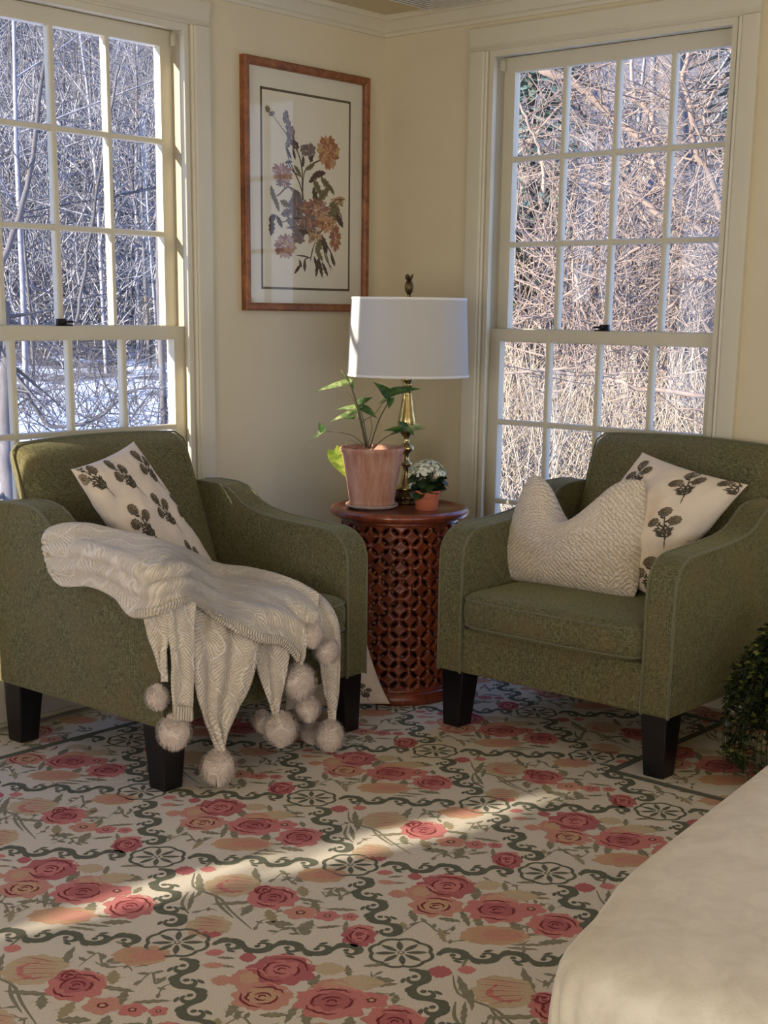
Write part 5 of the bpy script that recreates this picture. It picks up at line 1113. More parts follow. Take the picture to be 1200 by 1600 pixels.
T_top_fold = [[(-2.1,-.482,.725),(-2.098,-.483,.733),(-2.097,-.487,.745),(-2.095,-.493,.758),(-2.091,-.503,.768),(-2.084,-.516,.774),(-2.071,-.53,.777),(-2.056,-.545,.777),(-2.038,-.561,.775),(-2.021,-.577,.772),(-2.003,-.597,.766),(-1.987,-.622,.76),(-1.974,-.65,.753),(-1.964,-.679,.749),(-1.956,-.708,.745),(-1.949,-.735,.742),(-1.939,-.757,.738),(-1.922,-.77,.733),(-1.894,-.768,.723),(-1.848,-.744,.71),(-1.78,-.694,.69),(-1.7,-.631,.667),(-1.619,-.57,.641),(-1.547,-.521,.615),(-1.489,-.49,.591),(-1.446,-.479,.572),(-1.414,-.486,.56),(-1.392,-.508,.553),(-1.375,-.54,.552),(-1.363,-.578,.553),(-1.356,-.62,.553),(-1.355,-.662,.553),(-1.356,-.705,.552),(-1.36,-.749,.551),(-1.367,-.793,.55),(-1.376,-.838,.546),(-1.384,-.882,.539),(-1.39,-.923,.53),(-1.392,-.955,.521),(-1.391,-.975,.513)],[(-2.099,-.482,.721),(-2.098,-.484,.727),(-2.097,-.489,.737),(-2.096,-.496,.747),(-2.092,-.507,.755),(-2.085,-.522,.759),(-2.074,-.538,.762),(-2.06,-.555,.763),(-2.043,-.573,.762),(-2.028,-.591,.759),(-2.012,-.612,.754),(-1.998,-.638,.747),(-1.987,-.668,.741),(-1.98,-.699,.737),(-1.976,-.731,.733),(-1.973,-.761,.73),(-1.968,-.788,.727),(-1.957,-.807,.722),(-1.935,-.813,.715),(-1.895,-.797,.704),(-1.819,-.738,.684),(-1.73,-.666,.66),(-1.641,-.596,.633),(-1.562,-.54,.605),(-1.501,-.505,.579),(-1.456,-.492,.559),(-1.425,-.498,.546),(-1.403,-.521,.539),(-1.387,-.553,.537),(-1.377,-.592,.537),(-1.371,-.634,.537),(-1.37,-.676,.536),(-1.371,-.718,.536),(-1.375,-.761,.536),(-1.382,-.805,.534),(-1.391,-.849,.532),(-1.4,-.893,.525),(-1.407,-.933,.515),(-1.41,-.965,.506),(-1.407,-.983,.498)],[(-2.1,-.483,.718),(-2.098,-.486,.722),(-2.097,-.491,.728),(-2.097,-.5,.735),(-2.094,-.513,.741),(-2.089,-.53,.745),(-2.08,-.551,.748),(-2.07,-.574,.75),(-2.056,-.594,.75),(-2.043,-.616,.748),(-2.031,-.641,.744),(-2.021,-.671,.738),(-2.015,-.704,.733),(-2.012,-.739,.729),(-2.013,-.775,.726),(-2.015,-.811,.723),(-2.017,-.844,.721),(-2.018,-.877,.719),(-2.012,-.902,.717),(-1.996,-.915,.714),(-1.898,-.83,.69),(-1.792,-.739,.662),(-1.688,-.651,.631),(-1.598,-.582,.6),(-1.529,-.538,.572),(-1.48,-.521,.55),(-1.449,-.526,.536),(-1.428,-.549,.528),(-1.414,-.582,.525),(-1.405,-.622,.525),(-1.4,-.663,.525),(-1.399,-.705,.524),(-1.4,-.746,.524),(-1.404,-.788,.524),(-1.41,-.83,.523),(-1.418,-.872,.52),(-1.427,-.915,.514),(-1.436,-.956,.505),(-1.441,-.988,.495),(-1.431,-.998,.485)],[(-2.1,-.483,.714),(-2.098,-.487,.716),(-2.098,-.494,.72),(-2.098,-.504,.724),(-2.096,-.519,.728),(-2.093,-.54,.731),(-2.088,-.566,.735),(-2.085,-.6,.74),(-2.072,-.621,.74),(-2.064,-.648,.739),(-2.057,-.679,.736),(-2.052,-.713,.732),(-2.049,-.75,.727),(-2.051,-.788,.724),(-2.057,-.829,.722),(-2.065,-.87,.719),(-2.07,-.905,.716),(-2.063,-.926,.712),(-2.045,-.937,.707),(-2.022,-.942,.704),(-1.996,-.945,.701),(-1.877,-.84,.672),(-1.751,-.726,.635),(-1.646,-.639,.599),(-1.568,-.585,.568),(-1.516,-.563,.544),(-1.484,-.567,.529),(-1.464,-.59,.521),(-1.452,-.624,.518),(-1.445,-.665,.517),(-1.442,-.706,.516),(-1.441,-.746,.516),(-1.441,-.786,.516),(-1.442,-.825,.516),(-1.447,-.864,.515),(-1.454,-.904,.512),(-1.464,-.946,.505),(-1.473,-.987,.497),(-1.462,-1.002,.482),(-1.453,-1.012,.472)],[(-2.1,-.484,.711),(-2.099,-.489,.711),(-2.099,-.496,.712),(-2.099,-.508,.713),(-2.098,-.525,.715),(-2.096,-.547,.717),(-2.092,-.575,.721),(-2.088,-.609,.726),(-2.087,-.646,.73),(-2.086,-.683,.731),(-2.085,-.72,.729),(-2.085,-.759,.726),(-2.085,-.796,.722),(-2.081,-.827,.717),(-2.082,-.859,.712),(-2.083,-.888,.707),(-2.082,-.916,.701),(-2.08,-.942,.698),(-2.066,-.957,.695),(-2.04,-.96,.692),(-2.01,-.961,.69),(-1.983,-.965,.688),(-1.816,-.803,.64),(-1.696,-.698,.6),(-1.612,-.637,.566),(-1.558,-.612,.541),(-1.526,-.615,.525),(-1.508,-.64,.517),(-1.499,-.676,.513),(-1.495,-.717,.512),(-1.492,-.759,.511),(-1.491,-.798,.51),(-1.489,-.834,.51),(-1.488,-.869,.51),(-1.49,-.904,.508),(-1.495,-.941,.505),(-1.504,-.981,.498),(-1.495,-1.002,.484),(-1.483,-1.016,.469),(-1.474,-1.025,.459)],[(-2.1,-.485,.707),(-2.099,-.49,.705),(-2.099,-.499,.703),(-2.099,-.512,.702),(-2.099,-.53,.701),(-2.097,-.553,.703),(-2.093,-.582,.707),(-2.09,-.615,.711),(-2.087,-.651,.715),(-2.086,-.687,.716),(-2.086,-.723,.714),(-2.085,-.76,.711),(-2.084,-.796,.707),(-2.084,-.83,.702),(-2.083,-.859,.696),(-2.084,-.886,.689),(-2.084,-.913,.683),(-2.083,-.941,.679),(-2.082,-.971,.681),(-2.053,-.973,.679),(-2.021,-.972,.679),(-1.991,-.973,.676),(-1.851,-.844,.637),(-1.737,-.747,.598),(-1.655,-.687,.564),(-1.602,-.663,.539),(-1.572,-.668,.522),(-1.557,-.694,.514),(-1.551,-.733,.511),(-1.55,-.776,.509),(-1.549,-.818,.509),(-1.548,-.856,.508),(-1.542,-.887,.506),(-1.537,-.916,.505),(-1.534,-.946,.503),(-1.536,-.979,.499),(-1.529,-1.001,.487),(-1.514,-1.015,.471),(-1.506,-1.031,.457),(-1.494,-1.036,.445)],[(-2.1,-.486,.703),(-2.099,-.491,.7),(-2.099,-.501,.695),(-2.1,-.515,.69),(-2.1,-.534,.687),(-2.098,-.558,.688),(-2.094,-.588,.692),(-2.09,-.621,.697),(-2.087,-.655,.701),(-2.086,-.691,.702),(-2.085,-.726,.7),(-2.085,-.762,.696),(-2.084,-.797,.691),(-2.084,-.829,.686),(-2.083,-.857,.68),(-2.084,-.883,.672),(-2.085,-.91,.665),(-2.085,-.937,.661),(-2.082,-.966,.662),(-2.064,-.982,.665),(-2.03,-.981,.666),(-1.997,-.98,.665),(-1.874,-.872,.63),(-1.77,-.786,.594),(-1.694,-.733,.562),(-1.646,-.714,.536),(-1.619,-.722,.52),(-1.608,-.751,.513),(-1.605,-.792,.509),(-1.608,-.838,.508),(-1.607,-.878,.507),(-1.604,-.913,.505),(-1.595,-.939,.503),(-1.585,-.963,.501),(-1.576,-.986,.498),(-1.562,-1.001,.489),(-1.544,-1.012,.473),(-1.529,-1.024,.456),(-1.517,-1.035,.441),(-1.508,-1.043,.43)],[(-2.101,-.487,.7),(-2.099,-.493,.694),(-2.099,-.503,.686),(-2.1,-.518,.679),(-2.1,-.538,.674),(-2.099,-.563,.673),(-2.095,-.592,.677),(-2.09,-.625,.682),(-2.087,-.66,.686),(-2.086,-.695,.687),(-2.085,-.73,.685),(-2.085,-.764,.681),(-2.084,-.797,.676),(-2.084,-.828,.671),(-2.084,-.855,.663),(-2.085,-.881,.654),(-2.087,-.907,.646),(-2.087,-.934,.642),(-2.083,-.962,.644),(-2.073,-.989,.651),(-2.038,-.987,.653),(-2.003,-.987,.653),(-1.892,-.894,.623),(-1.799,-.821,.589),(-1.73,-.776,.558),(-1.687,-.762,.534),(-1.665,-.774,.519),(-1.657,-.806,.511),(-1.658,-.849,.508),(-1.66,-.894,.506),(-1.659,-.932,.504),(-1.654,-.963,.501),(-1.64,-.984,.498),(-1.621,-.997,.494),(-1.598,-1.005,.486),(-1.577,-1.012,.475),(-1.559,-1.022,.459),(-1.542,-1.031,.442),(-1.529,-1.04,.426),(-1.521,-1.047,.415)],[(-2.101,-.488,.696),(-2.099,-.494,.689),(-2.1,-.505,.678),(-2.1,-.521,.667),(-2.101,-.542,.66),(-2.099,-.567,.658),(-2.095,-.597,.662),(-2.09,-.63,.667),(-2.087,-.664,.671),(-2.086,-.699,.672),(-2.085,-.733,.67),(-2.085,-.766,.666),(-2.084,-.798,.661),(-2.084,-.827,.655),(-2.084,-.853,.647),(-2.086,-.878,.637),(-2.089,-.904,.628),(-2.089,-.931,.623),(-2.086,-.961,.626),(-2.081,-.995,.637),(-2.043,-.992,.64),(-2.007,-.991,.641),(-1.907,-.912,.614),(-1.824,-.851,.584),(-1.763,-.815,.554),(-1.726,-.807,.531),(-1.708,-.823,.517),(-1.703,-.857,.509),(-1.706,-.901,.506),(-1.707,-.944,.503),(-1.704,-.979,.5),(-1.689,-.999,.494),(-1.663,-1.005,.487),(-1.641,-1.016,.482),(-1.613,-1.017,.473),(-1.592,-1.023,.461),(-1.573,-1.031,.446),(-1.554,-1.037,.427),(-1.541,-1.044,.41),(-1.532,-1.051,.399)],[(-2.101,-.489,.693),(-2.1,-.496,.683),(-2.1,-.507,.669),(-2.101,-.524,.656),(-2.101,-.545,.646),(-2.099,-.571,.643),(-2.095,-.601,.647),(-2.09,-.634,.652),(-2.087,-.669,.657),(-2.086,-.703,.658),(-2.085,-.736,.656),(-2.085,-.768,.651),(-2.084,-.798,.646),(-2.084,-.827,.639),(-2.085,-.852,.63),(-2.088,-.876,.619),(-2.091,-.902,.61),(-2.092,-.929,.605),(-2.088,-.959,.608),(-2.081,-.992,.62),(-2.047,-.994,.626),(-2.009,-.993,.628),(-1.92,-.928,.605),(-1.846,-.877,.577),(-1.793,-.85,.55),(-1.761,-.848,.528),(-1.747,-.868,.514),(-1.745,-.904,.507),(-1.749,-.949,.503),(-1.747,-.987,.498),(-1.729,-1.005,.489),(-1.707,-1.016,.481),(-1.677,-1.018,.473),(-1.651,-1.023,.466),(-1.625,-1.026,.458),(-1.604,-1.031,.447),(-1.582,-1.035,.43),(-1.564,-1.04,.411),(-1.55,-1.047,.394),(-1.542,-1.053,.383)],[(-2.101,-.49,.689),(-2.1,-.497,.678),(-2.1,-.51,.661),(-2.101,-.527,.644),(-2.101,-.549,.632),(-2.099,-.575,.628),(-2.095,-.606,.631),(-2.09,-.639,.637),(-2.086,-.673,.642),(-2.086,-.707,.643),(-2.085,-.739,.641),(-2.085,-.77,.636),(-2.084,-.799,.631),(-2.084,-.826,.624),(-2.086,-.851,.614),(-2.089,-.875,.602),(-2.093,-.9,.591),(-2.094,-.926,.586),(-2.09,-.956,.59),(-2.081,-.987,.602),(-2.049,-.996,.612),(-2.01,-.994,.615),(-1.93,-.94,.596),(-1.865,-.9,.57),(-1.818,-.88,.544),(-1.793,-.885,.523),(-1.783,-.909,.51),(-1.783,-.947,.503),(-1.785,-.988,.498),(-1.767,-1.007,.487),(-1.74,-1.015,.474),(-1.715,-1.022,.464),(-1.687,-1.026,.457),(-1.662,-1.032,.452),(-1.634,-1.031,.443),(-1.61,-1.034,.431),(-1.589,-1.037,.414),(-1.572,-1.042,.395),(-1.559,-1.048,.378),(-1.551,-1.054,.366)],[(-2.102,-.491,.686),(-2.1,-.499,.672),(-2.101,-.512,.653),(-2.101,-.53,.633),(-2.101,-.553,.618),(-2.1,-.579,.614),(-2.095,-.61,.616),(-2.09,-.643,.622),(-2.086,-.678,.628),(-2.086,-.711,.629),(-2.085,-.742,.626),(-2.085,-.772,.622),(-2.084,-.8,.615),(-2.084,-.826,.608),(-2.087,-.851,.598),(-2.092,-.874,.585),(-2.096,-.898,.573),(-2.097,-.924,.568),(-2.092,-.953,.572),(-2.081,-.984,.585),(-2.051,-.996,.597),(-2.011,-.995,.602),(-1.938,-.95,.585),(-1.879,-.918,.562),(-1.839,-.905,.537),(-1.819,-.916,.517),(-1.815,-.946,.506),(-1.817,-.985,.499),(-1.802,-1.007,.487),(-1.775,-1.015,.472),(-1.749,-1.024,.459),(-1.725,-1.032,.449),(-1.694,-1.032,.441),(-1.666,-1.033,.435),(-1.639,-1.034,.427),(-1.616,-1.035,.415),(-1.595,-1.039,.397),(-1.579,-1.044,.378),(-1.567,-1.049,.361),(-1.559,-1.055,.349)],[(-2.102,-.492,.682),(-2.101,-.501,.667),(-2.101,-.514,.644),(-2.102,-.534,.622),(-2.102,-.557,.605),(-2.1,-.583,.599),(-2.095,-.614,.601),(-2.09,-.648,.607),(-2.086,-.682,.613),(-2.086,-.715,.614),(-2.085,-.745,.611),(-2.085,-.774,.607),(-2.085,-.801,.6),(-2.086,-.827,.593),(-2.089,-.851,.582),(-2.095,-.875,.568),(-2.1,-.898,.556),(-2.102,-.924,.549),(-2.095,-.952,.554),(-2.081,-.98,.568),(-2.053,-.996,.583),(-2.011,-.995,.589),(-1.944,-.957,.574),(-1.889,-.93,.552),(-1.853,-.922,.528),(-1.837,-.937,.509),(-1.843,-.978,.5),(-1.834,-1.005,.489),(-1.807,-1.013,.472),(-1.781,-1.021,.456),(-1.758,-1.032,.443),(-1.729,-1.034,.432),(-1.699,-1.034,.424),(-1.671,-1.035,.418),(-1.644,-1.036,.41),(-1.621,-1.037,.398),(-1.601,-1.04,.381),(-1.586,-1.044,.361),(-1.574,-1.05,.344),(-1.567,-1.055,.333)]]
T_edge_fold = [[(-1.345,-.748,.54),(-1.343,-.773,.527),(-1.354,-.809,.517),(-1.376,-.854,.509),(-1.407,-.906,.501),(-1.445,-.96,.494),(-1.455,-.985,.479),(-1.455,-.998,.459),(-1.46,-1.015,.44),(-1.451,-1.015,.415),(-1.445,-1.015,.391),(-1.441,-1.015,.366),(-1.439,-1.015,.342),(-1.438,-1.015,.318),(-1.436,-1.015,.293),(-1.434,-1.015,.268),(-1.428,-1.015,.243),(-1.421,-1.015,.218),(-1.413,-1.015,.192),(-1.404,-1.015,.167),(-1.397,-1.016,.142),(-1.393,-1.018,.117),(-1.393,-1.022,.093),(-1.394,-1.027,.069)],[(-1.336,-.753,.538),(-1.335,-.778,.525),(-1.345,-.814,.515),(-1.367,-.86,.508),(-1.397,-.911,.501),(-1.432,-.964,.493),(-1.444,-.99,.478),(-1.442,-1.002,.458),(-1.444,-1.015,.437),(-1.437,-1.016,.413),(-1.431,-1.016,.389),(-1.427,-1.016,.364),(-1.425,-1.016,.339),(-1.423,-1.015,.315),(-1.422,-1.015,.29),(-1.42,-1.015,.266),(-1.416,-1.015,.241),(-1.41,-1.015,.215),(-1.403,-1.015,.19),(-1.397,-1.016,.165),(-1.393,-1.017,.14),(-1.39,-1.019,.116),(-1.391,-1.022,.092),(-1.393,-1.026,.068)],[(-1.329,-.759,.535),(-1.327,-.784,.523),(-1.337,-.821,.514),(-1.358,-.866,.506),(-1.386,-.916,.5),(-1.42,-.968,.492),(-1.429,-.992,.476),(-1.427,-1.003,.456),(-1.428,-1.015,.435),(-1.422,-1.016,.411),(-1.417,-1.017,.386),(-1.414,-1.017,.362),(-1.411,-1.016,.337),(-1.41,-1.016,.312),(-1.408,-1.015,.288),(-1.406,-1.015,.263),(-1.403,-1.015,.238),(-1.399,-1.015,.213),(-1.394,-1.016,.188),(-1.39,-1.016,.163),(-1.387,-1.018,.139),(-1.387,-1.019,.114),(-1.388,-1.022,.09),(-1.391,-1.026,.067)],[(-1.323,-.766,.533),(-1.321,-.791,.521),(-1.33,-.827,.512),(-1.349,-.872,.506),(-1.376,-.921,.499),(-1.407,-.971,.491),(-1.41,-.99,.473),(-1.411,-1.004,.454),(-1.412,-1.015,.433),(-1.407,-1.017,.409),(-1.403,-1.017,.384),(-1.4,-1.017,.359),(-1.397,-1.017,.335),(-1.396,-1.017,.31),(-1.395,-1.016,.285),(-1.393,-1.016,.26),(-1.391,-1.016,.235),(-1.388,-1.016,.211),(-1.385,-1.016,.186),(-1.383,-1.017,.161),(-1.382,-1.018,.137),(-1.383,-1.019,.113),(-1.385,-1.021,.089),(-1.39,-1.025,.066)],[(-1.318,-.774,.531),(-1.315,-.799,.52),(-1.323,-.835,.511),(-1.341,-.879,.505),(-1.366,-.926,.498),(-1.393,-.973,.489),(-1.395,-.991,.472),(-1.397,-1.007,.452),(-1.396,-1.015,.43),(-1.392,-1.018,.406),(-1.389,-1.019,.382),(-1.387,-1.019,.357),(-1.384,-1.019,.332),(-1.383,-1.018,.308),(-1.382,-1.018,.283),(-1.381,-1.017,.258),(-1.379,-1.017,.233),(-1.378,-1.017,.208),(-1.377,-1.018,.184),(-1.376,-1.018,.159),(-1.377,-1.019,.135),(-1.379,-1.02,.111),(-1.382,-1.021,.088),(-1.388,-1.024,.065)],[(-1.313,-.783,.53),(-1.31,-.808,.519),(-1.317,-.843,.51),(-1.333,-.886,.504),(-1.356,-.932,.497),(-1.379,-.974,.488),(-1.382,-.995,.47),(-1.389,-1.015,.453),(-1.383,-1.018,.429),(-1.379,-1.02,.405),(-1.377,-1.021,.38),(-1.374,-1.021,.356),(-1.372,-1.021,.331),(-1.371,-1.021,.306),(-1.37,-1.02,.281),(-1.37,-1.02,.256),(-1.369,-1.02,.231),(-1.369,-1.02,.207),(-1.369,-1.02,.182),(-1.37,-1.02,.158),(-1.372,-1.02,.134),(-1.375,-1.02,.11),(-1.38,-1.021,.087),(-1.386,-1.023,.064)],[(-1.309,-.792,.528),(-1.305,-.817,.517),(-1.311,-.851,.51),(-1.325,-.893,.503),(-1.345,-.937,.496),(-1.363,-.975,.486),(-1.367,-.996,.469),(-1.373,-1.015,.45),(-1.37,-1.021,.427),(-1.367,-1.024,.403),(-1.366,-1.025,.379),(-1.364,-1.025,.354),(-1.362,-1.025,.329),(-1.361,-1.025,.305),(-1.36,-1.025,.28),(-1.36,-1.024,.255),(-1.36,-1.024,.23),(-1.361,-1.023,.205),(-1.362,-1.023,.181),(-1.364,-1.022,.157),(-1.368,-1.021,.133),(-1.372,-1.021,.109),(-1.378,-1.021,.086),(-1.385,-1.023,.063)],[(-1.305,-.801,.527),(-1.3,-.826,.516),(-1.305,-.86,.509),(-1.318,-.9,.503),(-1.335,-.942,.495),(-1.347,-.976,.484),(-1.354,-1.0,.468),(-1.358,-1.017,.448),(-1.358,-1.026,.426),(-1.357,-1.029,.403),(-1.356,-1.031,.378),(-1.355,-1.031,.354),(-1.354,-1.031,.329),(-1.353,-1.031,.304),(-1.352,-1.031,.279),(-1.352,-1.03,.254),(-1.353,-1.029,.229),(-1.354,-1.028,.205),(-1.357,-1.027,.18),(-1.36,-1.025,.156),(-1.364,-1.024,.132),(-1.37,-1.023,.108),(-1.377,-1.022,.085),(-1.384,-1.023,.062)]]
T_left_ruffle = [[(-2.093,-.931,.58),(-2.092,-.935,.564),(-2.091,-.938,.547),(-2.09,-.941,.531),(-2.088,-.945,.514),(-2.085,-.949,.498),(-2.082,-.954,.482),(-2.079,-.96,.467),(-2.076,-.965,.451),(-2.074,-.97,.435),(-2.072,-.975,.418),(-2.07,-.98,.402),(-2.069,-.986,.386),(-2.068,-.992,.37)],[(-2.082,-.943,.586),(-2.082,-.946,.569),(-2.081,-.949,.552),(-2.08,-.951,.535),(-2.079,-.954,.518),(-2.077,-.958,.501),(-2.075,-.962,.485),(-2.073,-.966,.468),(-2.071,-.971,.452),(-2.07,-.975,.435),(-2.069,-.979,.419),(-2.069,-.984,.402),(-2.068,-.989,.386),(-2.068,-.994,.369)],[(-2.073,-.958,.593),(-2.073,-.96,.575),(-2.073,-.962,.558),(-2.072,-.964,.54),(-2.072,-.966,.523),(-2.07,-.968,.505),(-2.069,-.97,.488),(-2.068,-.974,.471),(-2.068,-.978,.454),(-2.068,-.982,.437),(-2.068,-.986,.42),(-2.068,-.989,.403),(-2.069,-.993,.386),(-2.07,-.998,.369)],[(-2.066,-.975,.6),(-2.066,-.976,.582),(-2.066,-.976,.564),(-2.066,-.977,.546),(-2.065,-.978,.527),(-2.064,-.979,.509),(-2.063,-.98,.491),(-2.063,-.982,.473),(-2.065,-.986,.456),(-2.067,-.99,.439),(-2.068,-.994,.421),(-2.069,-.997,.404),(-2.071,-1.0,.386),(-2.072,-1.003,.369)],[(-2.05,-.981,.604),(-2.051,-.983,.586),(-2.053,-.983,.568),(-2.053,-.984,.549),(-2.054,-.985,.53),(-2.055,-.986,.512),(-2.056,-.987,.494),(-2.059,-.99,.476),(-2.063,-.995,.459),(-2.068,-1.001,.442),(-2.07,-1.003,.424),(-2.072,-1.005,.405),(-2.073,-1.007,.387),(-2.075,-1.009,.369)],[(-2.036,-.99,.609),(-2.038,-.991,.59),(-2.04,-.991,.572),(-2.042,-.992,.553),(-2.044,-.992,.534),(-2.046,-.993,.515),(-2.049,-.994,.496),(-2.054,-.998,.478),(-2.061,-1.004,.461),(-2.072,-1.015,.446),(-2.073,-1.015,.426),(-2.075,-1.015,.407),(-2.077,-1.015,.388),(-2.078,-1.015,.369)]]
T_left_strip = [[(-2.058,-.988,.612),(-2.056,-.988,.591),(-2.054,-.988,.569),(-2.052,-.988,.547),(-2.05,-.988,.525),(-2.05,-.991,.504),(-2.054,-.999,.485),(-2.061,-1.01,.466),(-2.071,-1.025,.449),(-2.07,-1.025,.427),(-2.069,-1.025,.406),(-2.069,-1.025,.384),(-2.069,-1.025,.362),(-2.069,-1.025,.34),(-2.068,-1.025,.318),(-2.067,-1.025,.296),(-2.067,-1.025,.274),(-2.068,-1.027,.252)],[(-2.039,-.987,.608),(-2.037,-.987,.586),(-2.036,-.988,.565),(-2.036,-.989,.543),(-2.036,-.991,.522),(-2.038,-.996,.502),(-2.043,-1.004,.482),(-2.049,-1.014,.464),(-2.057,-1.025,.445),(-2.056,-1.026,.424),(-2.055,-1.026,.402),(-2.055,-1.026,.38),(-2.055,-1.026,.358),(-2.055,-1.026,.337),(-2.055,-1.026,.315),(-2.056,-1.027,.293),(-2.057,-1.028,.271),(-2.059,-1.031,.251)],[(-2.019,-.987,.603),(-2.018,-.987,.582),(-2.018,-.988,.56),(-2.019,-.989,.539),(-2.021,-.993,.519),(-2.025,-.999,.499),(-2.03,-1.008,.48),(-2.037,-1.018,.461),(-2.042,-1.025,.442),(-2.042,-1.026,.42),(-2.042,-1.026,.398),(-2.042,-1.026,.377),(-2.042,-1.027,.355),(-2.042,-1.027,.333),(-2.043,-1.027,.312),(-2.044,-1.028,.29),(-2.046,-1.03,.269),(-2.049,-1.034,.248)],[(-1.999,-.987,.599),(-1.999,-.986,.577),(-2.0,-.987,.556),(-2.001,-.989,.535),(-2.005,-.994,.515),(-2.01,-1.001,.495),(-2.018,-1.012,.477),(-2.028,-1.025,.459),(-2.028,-1.026,.438),(-2.028,-1.027,.417),(-2.029,-1.027,.395),(-2.029,-1.028,.373),(-2.029,-1.028,.352),(-2.03,-1.028,.33),(-2.031,-1.029,.309),(-2.033,-1.03,.287),(-2.035,-1.033,.266),(-2.039,-1.036,.246)],[(-1.979,-.985,.594),(-1.979,-.985,.573),(-1.981,-.986,.551),(-1.984,-.989,.531),(-1.988,-.995,.511),(-1.995,-1.003,.492),(-2.003,-1.013,.473),(-2.013,-1.025,.455),(-2.014,-1.027,.434),(-2.015,-1.029,.413),(-2.016,-1.03,.392),(-2.017,-1.03,.371),(-2.017,-1.031,.349),(-2.018,-1.031,.327),(-2.02,-1.032,.306),(-2.022,-1.033,.285),(-2.025,-1.036,.264),(-2.029,-1.039,.244)],[(-1.958,-.984,.589),(-1.96,-.985,.568),(-1.963,-.987,.547),(-1.967,-.99,.527),(-1.973,-.996,.507),(-1.981,-1.005,.488),(-1.989,-1.015,.47),(-1.997,-1.025,.451),(-2.001,-1.029,.431),(-2.003,-1.032,.41),(-2.005,-1.033,.389),(-2.006,-1.034,.368),(-2.007,-1.035,.347),(-2.008,-1.035,.325),(-2.01,-1.036,.304),(-2.012,-1.037,.283),(-2.015,-1.04,.262),(-2.02,-1.043,.242)],[(-1.942,-.988,.586),(-1.945,-.989,.565),(-1.949,-.991,.544),(-1.954,-.995,.524),(-1.961,-1.002,.505),(-1.969,-1.01,.486),(-1.977,-1.02,.467),(-1.985,-1.028,.449),(-1.99,-1.034,.429),(-1.993,-1.037,.408),(-1.995,-1.039,.387),(-1.996,-1.04,.366),(-1.998,-1.04,.345),(-1.999,-1.041,.324),(-2.001,-1.042,.303),(-2.004,-1.043,.282),(-2.007,-1.045,.261),(-2.012,-1.048,.241)]]
